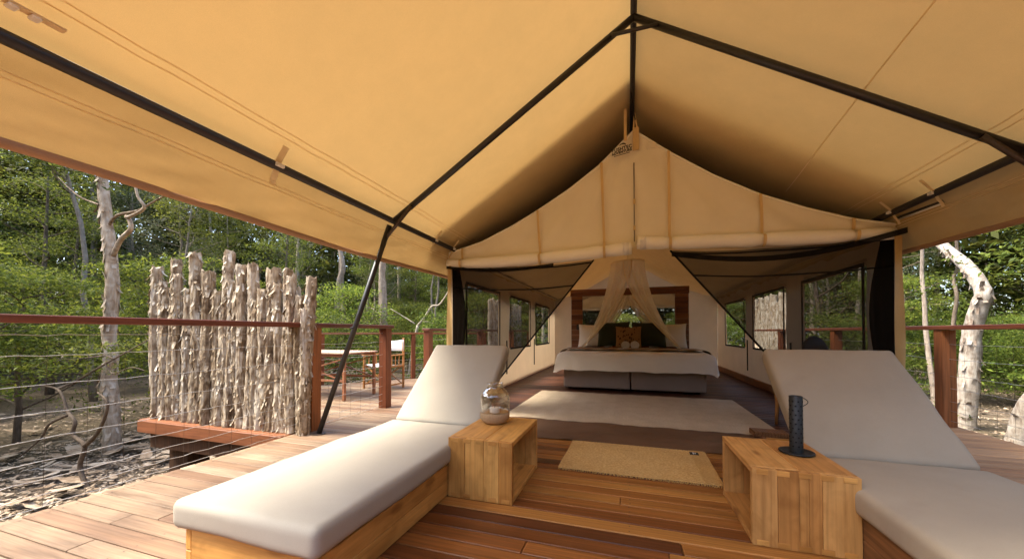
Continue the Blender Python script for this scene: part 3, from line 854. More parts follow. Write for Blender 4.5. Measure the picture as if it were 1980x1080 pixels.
# side walls with three window openings each, roof lining and back wall
WIN = [(4.52, 5.86), (6.47, 7.90), (8.44, 9.95)]
WZ0, WZ1 = 0.70, 1.675
def wall_side(xw, sgn, nm):
    mb = MB()
    ys = [TY0, 4.52, 5.86, 6.47, 7.90, 8.44, 9.95, TY1]
    def panel(y0, y1, z0, z1):
        n = max(2, int((y1-y0)*10)); m_ = max(2, int((z1-z0)*10))
        def f(u, v):
            y = y0+(y1-y0)*u; z = z0+(z1-z0)*v
            w = 0.022*mnoise.noise(Vector((y*1.7, z*1.7, xw)))*math.sin(math.pi*min(1, max(0, (z)/2.0)))
            return (xw + w, y, z)
        mb.grid(f, n, m_)
    zt = 1.99 if sgn < 0 else 1.95
    for i in range(len(ys)-1):
        y0, y1 = ys[i], ys[i+1]
        if (y0, y1) in WIN:
            panel(y0, y1, 0.02, WZ0); panel(y0, y1, WZ1, zt)
        else:
            panel(y0, y1, 0.02, zt)
    bmx = mb.build('side_wall', M['inner'], tent, smooth=True)
    for (y0, y1) in WIN:
        m2 = MB()
        for lo, hi in [((y0-0.02, WZ0-0.02), (y0+0.02, WZ1+0.02)), ((y1-0.02, WZ0-0.02), (y1+0.02, WZ1+0.02)), ((y0+0.02, WZ1-0.02), (y1-0.02, WZ1+0.02)), ((y0+0.02, WZ0-0.02), (y1-0.02, WZ0+0.015))]:
            xi = xw - sgn*0.028
            m2.box((min(xi, xi-sgn*0.006), lo[0], lo[1]), (max(xi, xi-sgn*0.006), hi[0], hi[1]))
        fr = m2.build('window_frame', M['black_web'], tent)
        m3 = MB(); m3.grid(lambda u, v: (xw, y0+(y1-y0)*u, WZ0+(WZ1-WZ0)*v), 6, 6)
        m3.build('window_screen', M['window_mesh'], fr)
        m4 = MB(); m4.tube([(xw+sgn*0.03, y0, WZ1+0.05), (xw+sgn*0.03, (y0+y1)/2, WZ1+0.04), (xw+sgn*0.03, y1, WZ1+0.05)], 0.035, 8)
        m4.build('rolled_blind', M['inner'], fr, smooth=True)
    for y in (6.2, 8.2):
        m5 = MB(); m5.box((xw-sgn*0.045-0.006, y-0.02, 0.25), (xw-sgn*0.045+0.006, y+0.02, 0.85)); m5.build('hanging_strap', M['black_web'], tent)
wall_side(XL-0.005, -1, 'l')
wall_side(XR+0.01, 1, 'r')
mb = MB()
def f(u, v):
    x = XL + (XR-XL)*u; y = TY0 + (TY1-TY0)*v
    s = math.sin(math.pi*v*1.0)
    return (x, y, prof_z(x) - 0.05*abs(math.sin(math.pi*v*2.4)) * math.sin(math.pi*u)**2 + 0.012*mnoise.noise(Vector((x*2, y*2, 0))) - 0.004)
mb.grid(f, 60, 60)
mb.build('roof_lining', M['inner_back'], tent, smooth=True)
def gap_sheet_z(x, v):
    k = min(1.0, max(0.0, (v*1.42 - 0.7)/0.5))
    a = prof_z(x) + 0.012; b = max(a, fly_z(x, TY0 + 0.5) - 0.085)
    return a + (b-a)*(k*k*(3-2*k))
mb = MB()
mb.grid(lambda u, v: (XL + (XR-XL)*u, TY0 + 0.02 + 1.42*v, gap_sheet_z(XL + (XR-XL)*u, v)), 60, 40)
mb.build('added_gap_sheet', M['cover'], tent, smooth=True)  # added dark sheet that deepens the shade in the gap under the fly
mb = MB()
def f(u, v):
    x = XL + (XR-XL)*u
    return (x, TY1 - 0.02 + 0.03*mnoise.noise(Vector((x*3, v*3, 0))), 0.02 + (prof_z(x)-0.03)*v)
mb.grid(f, 50, 24); mb.build('back_wall', M['inner'], tent, smooth=True)

# mesh doors drawn to the sides
def mesh_door(corner, top, bottom, mid, side):
    mb = MB()
    A, B, C = Vector(corner), Vector(top), Vector(bottom)
    def f(u, v):
        # u: from the corner side to the free edge, v: down
        e = B.lerp(C, v)                     # free edge
        q = Vector((corner[0], corner[1], corner[2] + (bottom[2]-corner[2])*v))
        p = q.lerp(e, u)
        p.z -= 0.05*math.sin(math.pi*u)*(1-v)
        p.y += 0.035*math.sin(u*9 + v*5) * math.sin(math.pi*u) + 0.015*math.sin(u*31)*(1-u)
        return p
    mb.grid(f, 40, 30)
    d = mb.build('mesh_door', M['mesh'], tent, smooth=True)
    mb = MB(); mb.tube([f(1, i/24) for i in range(25)], 0.010, 6); mb.build('door_binding', M['black_web'], d, smooth=True)
    for v0 in (0.02, 0.20):
        mb = MB(); mb.tube([Vector(f(i/20, v0)) - Vector((0, 0.004, 0)) for i in range(21)], 0.008, 5); mb.build('door_binding', M['black_web'], d, smooth=True)
    # bunched part hanging at the tent corner
    mb = MB()
    def g(u, v):
        z = corner[2] + 0.02 - (corner[2]-0.05)*v
        wdt = (0.10 + 0.09*math.sin(math.pi*min(1, v*1.3))**1.2)
        return (corner[0] - side*(0.015 + wdt*u) , corner[1] - 0.05 + 0.03*math.sin(u*18 + v*2) , z)
    mb.grid(g, 36, 20)
    mb.build('bunched_mesh', M['mesh_bunch'], d, smooth=True)
mesh_door((-2.09, TY0+0.02, 1.84), (-0.36, TY0+0.02, 1.80), (-1.48, TY0+0.02, 0.43), None, -1)
mesh_door((2.24, TY0+0.02, 1.86), (0.42, TY0+0.02, 1.85), (1.50, TY0+0.02, 0.50), None, 1)
# upper hem of the right mesh sagging from the corner
mb = MB(); 
mb.grid(lambda u, v: (2.24 - 1.82*u, TY0 - 0.16 + 0.06*u, 1.885 - 0.17*u - 0.12*math.sin(math.pi*u)*0.9 + 0.10*u*u - 0.05*v), 30, 2)
mb.build('mesh_hem', M['mesh_bunch'], tent, smooth=True)
mb = MB(); 
mb.grid(lambda u, v: (-2.09 + 1.3*u, TY0 - 0.15 + 0.06*u, 1.80 - 0.03*u - 0.05*math.sin(math.pi*u) - 0.035*v), 30, 2)
mb.build('mesh_hem', M['mesh_bunch'], tent, smooth=True)
# canvas corner strips at both door jambs
for x, s in ((-2.11, 1), (2.245, -1)):
    mb = MB()
    mb.grid(lambda u, v: (x + s*(0.005 + 0.06*u), TY0 - 0.10 + 0.012*math.sin(v*9+u*3), 0.05 + 1.78*v), 4, 16)
    mb.build('corner_strip', M['valance'], tent, smooth=True)

# groundsheet flap lying across the entrance
mb = MB()
def f(u, v):
    x = -1.45 + 2.95*u; y = 3.36 + 0.72*v + 0.02*mnoise.noise(Vector((x*2, 0, 7)))*(1-v)
    h = max(0.0, mnoise.noise(Vector((x*2.5, y*7, 2))))*0.02 + 0.006 + (0.02 if (x > 0.62 and v < 0.1) else 0)*abs(math.sin(x*9))
    return (x, y, h)
mb.grid(f, 60, 16)
gs = mb.build('groundsheet_flap', M['groundsheet'], smooth=True, base=(0, 3.7, 0))
tag(gs, 'creased brown groundsheet flap lying on the deck across the tent entrance', 'groundsheet')

# ------------------------------------------------------------------ bed and its bedding
bed = thing('bed', (0.05, 7.3, 0), 'wide bed with taupe base and puffy white duvet inside the tent', 'bed')
for x0, x1 in ((-1.09, 0.022), (0.038, 1.165)):
    me = cushion_mesh('bed_base', x1-x0, 2.0, 0.33, 0.03, 0.0, x0, 0.004)
    mesh_obj('bed_base', me, M['skirt'], bed, loc=((x0+x1)/2-0.05, 7.37-7.3, 0.205))
for x in (-1.0, -0.1, 0.15, 1.06):
    part_box('leg', M['black_metal'], bed, (x-0.03, 6.5, 0.0), (x+0.03, 6.56, 0.05), 0.004)
mb = MB()
def duvet(u, v):
    # u across the bed, v from the foot hem up and over to the headboard
    x = (u-0.5)*2
    hw = 1.20
    s = abs(x)
    # profile across: flat top, round shoulder, hanging side
    if s < 0.80:
        px = x/0.80*(hw-0.10); pz = 0.0
    else:
        t = (s-0.80)/0.20
        a = min(1.0, t*1.6)*math.pi/2
        px = math.copysign(hw-0.10 + 0.12*math.sin(a) + 0.05*t, x); pz = -0.10*(1-math.cos(a)) - max(0, t-0.5)*0.55
    if v < 0.30:
        t = 1 - v/0.30          # foot part
        a = min(1.0, t*1.5)*math.pi/2
        py = 6.30 - 0.10*math.sin(a) + 0.0; dz = -0.12*(1-math.cos(a)) - max(0, t-0.55)*0.42
    else:
        t = (v-0.30)/0.70; py = 6.30 + 2.0*t; dz = 0.0
    n = 0.014*mnoise.noise(Vector((px*4, py*4, pz*4))) + 0.007*mnoise.noise(Vector((px*10, py*10, 3)))
    if s > 0.85: px += 0.03*math.sin(py*16)*(s-0.85)/0.15
    z = 0.665 + max(dz + pz*0.9, -0.36 if s > 0.8 else -0.31) + n
    return (0.05 + px, py + n, z)
mb.grid(duvet, 72, 60)
mb.build('duvet', M['duvet'], bed, smooth=True)
me = cushion_mesh('mattress', 2.2, 1.95, 0.24, 0.05, 0.0, 3, 0.003)
mesh_obj('mattress', me, M['duvet'], bed, loc=(0, 0.08, 0.505))
# brown throw across the bed, hanging over both sides
mb = MB()
def f(u, v):
    p = duvet(0.0 + 1.0*u, 0.42 + 0.22*v)
    return (p[0]*1.006, p[1], p[2] + 0.036 + 0.003*mnoise.noise(Vector((p[0]*6, p[1]*6, 9))))
mb.grid(f, 60, 10)
th = mb.build('bed_throw', M['throw'], smooth=True, base=(0.05, 6.9, 0.66))
tag(th, 'brown woollen throw folded across the white duvet', 'throw')

def pillow(name, c, sx, sz, sy, mat, label, cat, tilt=0.2, seed=0, group=None):
    n = 18
    mb = MB()
    for s in (-1, 1):
        def f(u, v):
            x = (u-0.5)*2; z = (v-0.5)*2
            k = max(0, (1-x**4))*max(0, (1-z**4))
            pinch = 1 - 0.10*(1-abs(z)**2)*abs(x)**3*0.6 ; pz = 1 - 0.10*(1-abs(x)**2)*abs(z)**3
            th_ = sy*0.5*k**0.55 + 0.004
            th_ += 0.010*mnoise.noise(Vector((x*2+seed, z*2, s)))*k
            y = s*th_
            X, Z = x*sx*0.5*pinch, z*sz*0.5*pz
            Y2 = y*math.cos(tilt) + Z*math.sin(tilt); Z2 = Z*math.cos(tilt) - y*math.sin(tilt)
            return (c[0]+X, c[1]+Y2, c[2]+Z2)
        mb.grid(f if s < 0 else (lambda u, v: f(1-u, v)), n, n)
    o = mb.build(name, M[mat], smooth=True, base=c)
    tag(o, label, cat, group)
    return o
pillow('pillow', (-0.70, 8.22, 0.93), 0.74, 0.52, 0.20, 'pillow', 'white pillow behind the dark green cushions, on the left side of the bed', 'pillow', 0.25, 1)
pillow('pillow', (0.78, 8.22, 0.93), 0.74, 0.52, 0.20, 'pillow', 'white pillow behind the dark green cushions, on the right side of the bed', 'pillow', 0.25, 2)
pillow('cushion', (-0.30, 7.96, 0.96), 0.66, 0.56, 0.20, 'green', 'dark green cushion on the left behind the printed one', 'cushion', 0.3, 3)
pillow('cushion', (0.40, 7.96, 0.955), 0.66, 0.55, 0.20, 'green', 'dark green cushion on the right behind the printed one', 'cushion', 0.3, 4)
pc = pillow('cushion', (0.0, 7.70, 0.90), 0.50, 0.46, 0.16, 'cushion_print', 'square ochre cushion printed with small dark shapes', 'cushion', 0.3, 5)
mb = MB()
for k in range(46):
    x = rng.uniform(-0.20, 0.20); z = rng.uniform(-0.18, 0.19)
    w = rng.uniform(0.008, 0.018); h = rng.uniform(0.008, 0.026)
    X, Z = x/0.25, z/0.23
    kk = max(0, 1-X**4)*max(0, 1-Z**4)
    yy = -(0.08*kk**0.55 + 0.004) - 0.006
    vs_ = []
    for i in range(6):
        a = 2*math.pi*i/6 + k; px = x + w*math.cos(a); pz = z + h*math.sin(a)
        Y2 = yy*math.cos(0.3) + pz*math.sin(0.3); Z2 = pz*math.cos(0.3) - yy*math.sin(0.3)
        vs_.append((0.0+px, 7.70+Y2, 0.90+Z2))
    mb.add(vs_, [(0, 1, 2, 3, 4, 5)])
o = mb.build('printed_motif', M['print_brown'], pc); tag(o, kind='stuff')
def towel(x, y, z, label):
    mb = MB()
    r = 0.078
    prof_ = []
    n = 40
    # spiral end: rings of decreasing radius stepping in and out
    rings = [(r, 0.13), (r, -0.13), (r*0.96, -0.140), (r*0.80, -0.138), (r*0.78, -0.128), (r*0.72, -0.139), (r*0.56, -0.138), (r*0.54, -0.128), (r*0.48, -0.138), (r*0.32, -0.138), (r*0.29, -0.128), (r*0.22, -0.136), (0.004, -0.134)]
    vs_ = []; fs_ = []
    for i, (rr, yy) in enumerate(rings):
        for k in range(n):
            a = 2*math.pi*k/n
            q = rr*(1 + 0.03*math.sin(a) + 0.02*math.sin(3*a))
            vs_.append((x + q*math.cos(a), y + yy, z + q*0.96*math.sin(a)))
    for i in range(len(rings)-1):
        for k in range(n):
            fs_.append((i*n+k, i*n+(k+1) % n, (i+1)*n+(k+1) % n, (i+1)*n+k))
    mb.add(vs_, fs_)
    o = mb.build('rolled_towel', M['towel'], smooth=True, base=(x, y, z-0.078))
    tag(o, label, 'towel')
towel(-0.055, 7.28, 0.752, 'rolled white towel on the bed, the left of the pair')
towel(0.115, 7.28, 0.755, 'rolled white towel on the bed, the right of the pair')

# headboard partition with mirror
hb = thing('headboard', (0, 8.60, 0), 'tall dark timber headboard with a wide mirror behind the bed', 'headboard')
z = 0.0; k = 0
while z < 1.83:
    h = min(0.118, 1.84 - z)
    dy = rng.uniform(-0.006, 0.006)
    part_box('board', M['head'], hb, (-1.28, 8.56+dy, z), (-1.02, 8.62+dy, z+h-0.003), 0.003)
    part_box('board', M['head'], hb, (0.97, 8.56-dy, z), (1.24, 8.62-dy, z+h-0.003), 0.003)
    if z < 0.70: part_box('board', M['head'], hb, (-1.018, 8.565, z), (0.968, 8.62, z+h-0.003), 0.003)
    z += h
for i, z in enumerate((1.842, 1.922)):
    part_box('board', M['head'], hb, (-1.30, 8.55, z), (1.25, 8.62, z+0.077), 0.003)
mb = MB(); mb.box((-1.017, 8.590, 0.74), (0.967, 8.600, 1.840)); mb.build('mirror', M['mirror'], hb)
part_box('trim', M['head'], hb, (-1.017, 8.57, 0.710), (0.967, 8.625, 0.738), 0.003)
def wall_lamp(x, label):
    t = thing('wall_lamp', (x, 8.54, 1.12), label, 'wall lamp')
    part_box('mounting_plate', M['iron'], t, (x-0.035, 8.520, 1.06), (x+0.035, 8.551, 1.18), 0.004)
    mb = MB(); mb.tube([(x, 8.52, 1.12), (x, 8.46, 1.12), (x+0.03, 8.44, 1.14)], 0.009, 8); mb.build('arm', M['iron'], t, smooth=True)
    mb = MB(); mb.lathe((x+0.035, 8.43, 1.06), [(0.045, 0.0), (0.040, 0.09), (0.025, 0.12), (0.003, 0.125)], 16); mb.build('lamp_shade', M['iron'], t, smooth=True)
wall_lamp(-1.12, 'small black wall lamp on the left side of the headboard')
wall_lamp(1.09, 'small black wall lamp on the right side of the headboard')

# mosquito net
NC = Vector((-0.01, 7.30, 2.335)); NR = 0.305
net = thing('mosquito_net', (NC.x, NC.y, NC.z), 'sheer cream mosquito net hanging from a ring and drawn to both sides of the bed', 'mosquito net')
mb = MB(); mb.tube([NC + Vector((NR*math.cos(a*math.pi/20), NR*math.sin(a*math.pi/20), 0.02*math.cos(a*math.pi/20))) for a in range(41)], 0.011, 6, caps=False); mb.build('ring', M['net_edge'], net, smooth=True)
mb = MB()
mb.grid(lambda u, v: (NC.x + NR*v*math.cos(2*math.pi*u), NC.y + NR*v*math.sin(2*math.pi*u), NC.z + 0.05*(1-v) + 0.02*math.cos(2*math.pi*u)*v), 40, 4)
mb.build('top_cover', M['net'], net, smooth=True)
mb = MB(); mb.tube([NC + Vector((0, 0, 0.05)), (NC.x, NC.y, 3.05)], 0.004, 5); mb.build('cord', M['net_edge'], net)
for side in (-1, 1):
    mb = MB()
    def f(u, v):
        # u 0 = front free edge, 1 = back
        a = -math.pi/2 - side*0.25 + (math.pi*u + 0.25*u)*side if side > 0 else -math.pi/2 + 0.25 - (math.pi + 0.25)*u
        top = Vector((NC.x + NR*math.cos(a), NC.y + NR*math.sin(a), NC.z))
        bx = side*(0.86 + 0.10*u)
        bot = Vector((bx + 0.02, 6.95 + 1.45*u**1.2, 0.72 - 0.05*u))
        e = v**2.0
        p = top.lerp(bot, e)
        sag = math.sin(math.pi*v)
        p.x += side*0.02*sag*(1-u)
        p.z = top.z + (bot.z-top.z)*v
        fold = math.sin(u*52 + side)*0.020 + math.sin(u*23+1.3)*0.018
        p.x += fold*min(1, v*2.5+0.2)*math.cos(a)
        p.y += fold*min(1, v*2.5+0.2)*math.sin(a)
        return p
    mb.grid(f, 120, 30)
    c_ = mb.build('net_curtain', M['net'], net, smooth=True)
    mb = MB(); mb.tube([f(0, i/30) for i in range(31)], 0.010, 5); mb.build('hem', M['net_edge'], c_, smooth=True)

# ------------------------------------------------------------------ rugs
mb = MB()
def f(u, v):
    x = -1.42 + 2.85*u; y = 4.07 + 1.98*v
    return (x + 0.02*(v-0.5), y, 0.010 + 0.002*math.sin(u*90) + 0.004*mnoise.noise(Vector((x*2, y*2, 0))))
mb.grid(f, 110, 60)
rug = mb.build('area_rug', M['rug'], smooth=True, base=(0, 5.05, 0))
tag(rug, 'large pale beige flatweave rug on the tent floor in front of the bed', 'rug')
mat_t = thing('door_mat', (0.05, 3.0, 0), 'brown woven jute mat with a small black label on the deck', 'door mat')
mb = MB()
def f(u, v):
    x = -0.50 + 1.085*u + 0.012*v; y = 2.655 + 0.70*v
    rib = 0.007*abs(math.sin(v*math.pi*26)) + 0.004*mnoise.noise(Vector((x*60, y*90, 0)))
    edge = 0.006*mnoise.noise(Vector((x*30, v*2, 5)))*(1 if v in (0, 1) else 0)
    return (x, y+edge, 0.007 + rib + 0.003*mnoise.noise(Vector((x*5, y*5, 3))))
mb.grid(f, 110, 102)
mb.build('woven_body', M['jute'], mat_t, smooth=True)
mb = MB()
for k in range(90):
    for y, s in ((2.655, -1), (3.355, 1)):
        x = -0.49 + 1.07*k/89 + rng.uniform(-.004, .004)
        mb.tube([(x, y, 0.010), (x+rng.uniform(-.006, .006), y+s*0.012, 0.008), (x+rng.uniform(-.01, .01), y+s*rng.uniform(.014, .024), 0.003)], 0.0028, 4)
o = mb.build('fringe', M['jute'], mat_t); tag(o, kind='stuff')
part_box('side_band', M['jute'], mat_t, (0.475, 2.66, 0.011), (0.585, 3.35, 0.0165), 0.002)
part_box('label_patch', M['print'], mat_t, (0.470, 3.235, 0.014), (0.535, 3.295, 0.0195), 0.001)
mb = MB(); mb.box((0.492, 3.246, 0.0197), (0.500, 3.286, 0.0205)); mb.box((0.507, 3.255, 0.0197), (0.513, 3.280, 0.0205)); mb.build('label_print', M['white_plastic'], mat_t)

# ------------------------------------------------------------------ sun loungers
def lounger(xc, w, label, tim_y, tim_x, cush, seed, darker=False):
    y0, y1, hy = 1.04, 3.30, 2.47
    t = thing('sun_lounger', (xc, 2.1, 0), label, 'sun lounger')
    xl, xr = xc - w/2 + 0.02, xc + w/2 - 0.01
    for s, xx in ((-1, xl), (1, xr)):
        xin = xx - s*0.034
        lo, hi = min(xx, xin), max(xx, xin)
        part_box('side_rail', M[tim_y], t, (lo, y0, 0.004), (hi, y1, 0.092), 0.003)
        part_box('side_rail', M[tim_y], t, (lo+0.001*s, y0, 0.094), (hi+0.001*s, y1, 0.188), 0.003)
    part_box('end_board', M[tim_x], t, (xl+0.036, y0-0.002, 0.004), (xr-0.036, y0+0.030, 0.186), 0.003)
    part_box('end_board', M[tim_x], t, (xl+0.036, y1-0.032, 0.004), (xr-0.036, y1-0.002, 0.186), 0.003)
    for yy in np.arange(y0+0.08, hy, 0.12):
        part_box('slat', M[tim_x], t, (xl+0.036, yy, 0.160), (xr-0.036, yy+0.08, 0.182), 0.003)
    me = cushion_mesh('seat_cushion', w+0.02, hy-y0+0.05, 0.118, 0.040, 0.010, seed)
    mesh_obj('seat_cushion', me, M[cush], t, loc=(0, (hy+y0-0.03)/2-2.1, 0.252))
    L = 0.885; ang = math.atan2(0.575, 0.66)
    dirv = Vector((0, math.cos(ang), math.sin(ang))); nrm = Vector((0, -math.sin(ang), math.cos(ang)))
    base_p = Vector((xc, hy + 0.005, 0.308))
    c = base_p + dirv*(L/2) - nrm*0.058
    me = cushion_mesh('back_cushion', w, L, 0.116, 0.040, 0.010, seed+5)
    mesh_obj('back_cushion', me, M[cush], t, loc=c - Vector((xc, 2.1, 0)), rot=(ang, 0, 0))
    # timber back rest frame and its strut behind the cushion
    for s in (-1, 1):
        b = base_p + Vector((s*(w/2-0.29), 0, 0)) - nrm*0.14
        me = bevel_mesh('back_rail', 0.04, L-0.05, 0.03, 0.003)
        mesh_obj('back_rail', me, M[tim_y], t, loc=b + dirv*(L/2) - Vector((xc, 2.1, 0)), rot=(ang, 0, 0))
        top = b + dirv*(L*0.72) - nrm*0.03
        mb = MB(); mb.tube([top, (top.x, top.y+0.16, 0.10)], 0.016, 4); mb.build('back_strut', M[tim_y], t)
    for k in range(5):
        p = base_p - nrm*0.122 + dirv*(0.1 + k*0.165)
        me = bevel_mesh('back_slat', w-0.10, 0.09, 0.016, 0.003)
        mesh_obj('back_slat', me, M[tim_x], t, loc=p - Vector((xc, 2.1, 0)), rot=(ang, 0, 0))
    return t
lounger(-1.42, 0.74, 'pine sun lounger with clean pale cushions, beside the glass lantern', 'pine_y', 'pine_x', 'cushion', 1)
lounger(1.335, 0.76, 'brown timber sun lounger with lightly stained cushions, beside the black coil burner', 'brown_y', 'pine_x', 'cushion2', 12)

# ------------------------------------------------------------------ side tables (open box tubes)
def side_table(x0, x1, y0, y1, h, splits_f, splits_t, label, mz, my):
    t = thing('side_table', ((x0+x1)/2, (y0+y1)/2, 0), label, 'side table')
    th_ = 0.030
    def cuts(a, b, sp): 
        xs = [a] + [a + (b-a)*s for s in sp] + [b]
        return list(zip(xs[:-1], xs[1:]))
    for a, b in cuts(x0, x1, splits_f):
        dy = rng.uniform(-0.0012, 0.0012)
        part_box('front_board', M[mz], t, (a+0.0007, y0+dy, 0.0), (b-0.0007, y0+th_, h-0.002), 0.0016)
        part_box('back_board', M[mz], t, (a+0.0007, y1-th_, 0.0), (b-0.0007, y1+dy, h-0.002), 0.0016)
    for a, b in cuts(x0, x1, splits_t):
        dz = rng.uniform(-0.001, 0.001)
        part_box('top_board', M[my], t, (a+0.0007, y0+th_+0.0006, h-th_), (b-0.0007, y1-th_-0.0006, h+dz), 0.0035)
        part_box('bottom_board', M[my], t, (a+0.0007, y0+th_+0.0006, 0.002), (b-0.0007, y1-th_-0.0006, th_+dz), 0.0035)
    # finger joints: end grain of the top boards showing in the upright ones
    n = 5
    for k in range(n):
        a = x0 + (x1-x0)*(k+0.22)/n; b = a + (x1-x0)*0.58/n
        for zz in (h-th_+0.003, 0.004):
            part_box('joint_finger', M['pine_x'], t, (a, y0-0.0022, zz), (b, y0+0.004, zz+th_-0.006), 0.001)
    return t
side_table(-1.055, -0.645, 2.005, 2.62, 0.36, (0.27, 0.57, 0.8), (0.57,), 'pale pine box table with the glass lantern on it', 'pine_z', 'pine_y')
side_table(0.552, 0.972, 1.99, 2.555, 0.36, (0.25, 0.45, 0.54, 0.66), (0.48,), 'worn honey brown box table with the black coil burner on it', 'pine2_z', 'pine2_y')

# lantern
LC = (-0.905, 2.42, 0.3605)
lan = thing('glass_lantern', LC, 'clear bubbled glass lantern jar with a white candle, on the pine box table', 'lantern')
mb = MB()
outer = [(0.094, 0.072), (0.103, 0.085), (0.105, 0.12), (0.105, 0.185), (0.101, 0.203), (0.085, 0.222), (0.064, 0.240), (0.056, 0.250), (0.054, 0.268), (0.059, 0.282)]
inner = [(r-0.0035, z) for r, z in reversed(outer)]
mb.lathe(LC, outer + inner, 40)
mb.build('glass_jar', M['glass'], lan, smooth=True)
mb = MB(); mb.lathe(LC, [(0.003, 0.0), (0.070, 0.0), (0.084, 0.010), (0.100, 0.030), (0.105, 0.055), (0.104, 0.076), (0.100, 0.080), (0.097, 0.074), (0.003, 0.070)], 40)
mb.build('wooden_base', M['sand'], lan, smooth=True)
mb = MB(); mb.lathe(LC, [(0.003, 0.068), (0.055, 0.072), (0.090, 0.082), (0.095, 0.080), (0.095, 0.072)], 32); mb.build('sand', M['sand'], lan, smooth=True)
mb = MB(); mb.lathe((LC[0], LC[1]-0.005, LC[2]), [(0.036, 0.074), (0.036, 0.106), (0.033, 0.109), (0.006, 0.105), (0.003, 0.105)], 24)
cd = mb.build('candle', M['wax'], lan, smooth=True)
mb = MB(); mb.tube([(LC[0], LC[1]-0.005, LC[2]+0.104), (LC[0]+0.002, LC[1]-0.005, LC[2]+0.122)], 0.002, 5); mb.build('wick', M['hole'], cd)

# black coil burner
CC = (0.845, 2.30, 0.361)
coil = thing('coil_burner', CC, 'black perforated upright tube on a round plate, standing on the worn box table', 'coil burner')
mb = MB(); mb.lathe(CC, [(0.002, 0.002), (0.070, 0.002), (0.078, 0.006), (0.078, 0.012), (0.070, 0.010), (0.062, 0.006), (0.002, 0.006)], 32); mb.build('plate', M['iron'], coil, smooth=True)
mb = MB(); mb.lathe(CC, [(0.030, 0.007), (0.030, 0.300), (0.027, 0.302), (0.025, 0.300), (0.025, 0.007)], 28); mb.build('tube', M['iron'], coil, smooth=True)
mb = MB()
for i in range(11):
    for k in range(8):
        a = 2*math.pi*(k + 0.5*(i % 2))/8; z = 0.040 + i*0.0235
        c = Vector((CC[0] + 0.0303*math.cos(a), CC[1] + 0.0303*math.sin(a), CC[2]+z))
        tq = Vector((-math.sin(a), math.cos(a), 0)); nr = Vector((math.cos(a), math.sin(a), 0))
        mb.add([c + tq*0.0048*math.cos(b*math.pi/4) + Vector((0, 0, 0.0048*math.sin(b*math.pi/4))) + nr*0.0004 for b in range(8)], [tuple(range(8))])
o = mb.build('vent_hole', M['hole'], coil); tag(o, kind='stuff')  # flat black discs paint the darkness of open holes
mb = MB(); mb.tube([(CC[0]+0.030+0.022*math.sin(math.pi*t/10)*1.0, CC[1]-0.005, CC[2]+0.295-0.045*t/10) for t in range(11)], 0.0018, 5); mb.build('wire_loop', M['iron'], coil, smooth=True)

# small timber block and chair inside the tent behind the right lounger
blk = part_box('timber_block', M['brown_y'], None, (1.13, 3.98, 0.012), (1.42, 4.14, 0.062), 0.004)
tag(blk, 'short brown timber block lying at the near right corner of the rug', 'block')
ch = thing('wooden_chair', (1.95, 4.95, 0), 'wooden chair with a dark rounded back behind the right lounger inside the tent', 'chair')
for x, y, h in ((1.53, 4.66, 0.42), (1.90, 4.50, 0.42), (1.66, 5.02, 0.44), (2.06, 4.86, 0.44)):
    mb = MB(); mb.tube([(x, y, 0.0), (x+0.01, y, h*0.5), (x+0.005, y, h)], [0.014, 0.018, 0.02], 8); mb.build('leg', M['chairwood'], ch, smooth=True)
me = cushion_mesh('seat', 0.50, 0.48, 0.05, 0.02, 0.01, 30); mesh_obj('seat', me, M['iron'], ch, loc=(-0.16, -0.19, 0.445), rot=(0, 0, -0.38), scale=(0.9, 0.9, 1))
mb = MB()
mb.grid(lambda u, v: (1.98 + 0.13*math.cos(math.pi*u*1.0), 4.86 + 0.06*math.sin(math.pi*u), 0.46 + v*(0.30+0.20*math.sin(math.pi*u))), 20, 4)
br = mb.build('backrest', M['iron'], ch, smooth=True)
sm = br.modifiers.new('thick', 'SOLIDIFY'); sm.thickness = 0.025

# ------------------------------------------------------------------ railings
def railing(name, x, y0, y1, zt, posts, label, wires, stays=True, cap_w=0.14, post_w=0.115, mat='rail', ystart=None):
    t = thing(name, (x, (y0+y1)/2, 0), label, 'railing')
    part_box('handrail', M[mat], t, (x-cap_w/2, y0, zt-0.045), (x+cap_w/2, y1, zt), 0.005)
    for py in posts:
        part_box('post', M['post'], t, (x-post_w/2, py-post_w/2, -0.004 if py > -50 else 0), (x+post_w/2, py+post_w/2, zt-0.047), 0.004)
    yl0, yl1 = y0+0.05, y1-0.06
    for i, z in enumerate(wires):
        pts = []; n = int((yl1-yl0)/0.165)
        for k in range(n+1):
            yy = yl0 + (yl1-yl0)*k/n
            pts.append((x + rng.uniform(-.004, .004), yy, z + rng.uniform(-.005, .005)))
            if k < n: pts.append((x, yy+0.06, z + rng.uniform(-.002, .006)))
        mb = MB(); mb.tube(pts, 0.0022, 5, caps=False); mb.build('wire', M['wire'], t)
    if stays:
        n = int((yl1-yl0)/0.165)
        for k in range(n+1):
            yy = yl0 + (yl1-yl0)*k/n
            mb = MB(); mb.tube([(x, yy, wires[-1]), (x+rng.uniform(-.004, .004), yy+rng.uniform(-.006, .006), wires[0])], 0.0009, 4, caps=False)
            mb.build('stay_wire', M['brown_metal'], t)
    return t
WL = [0.985, 0.87, 0.705, 0.55, 0.41, 0.285, 0.185, 0.10, 0.035]
railing('deck_railing', -3.10, -4.6, 4.20, 1.095, (-4.5, -1.9, 2.93, 4.10), 'red timber railing with wire mesh in front of the log screen', WL)
railing('deck_railing', -3.20, 5.28, 11.9, 1.065, (5.36, 7.6, 9.9, 11.8), 'red timber railing running behind the tent from the director chair', WL[1:], stays=False)
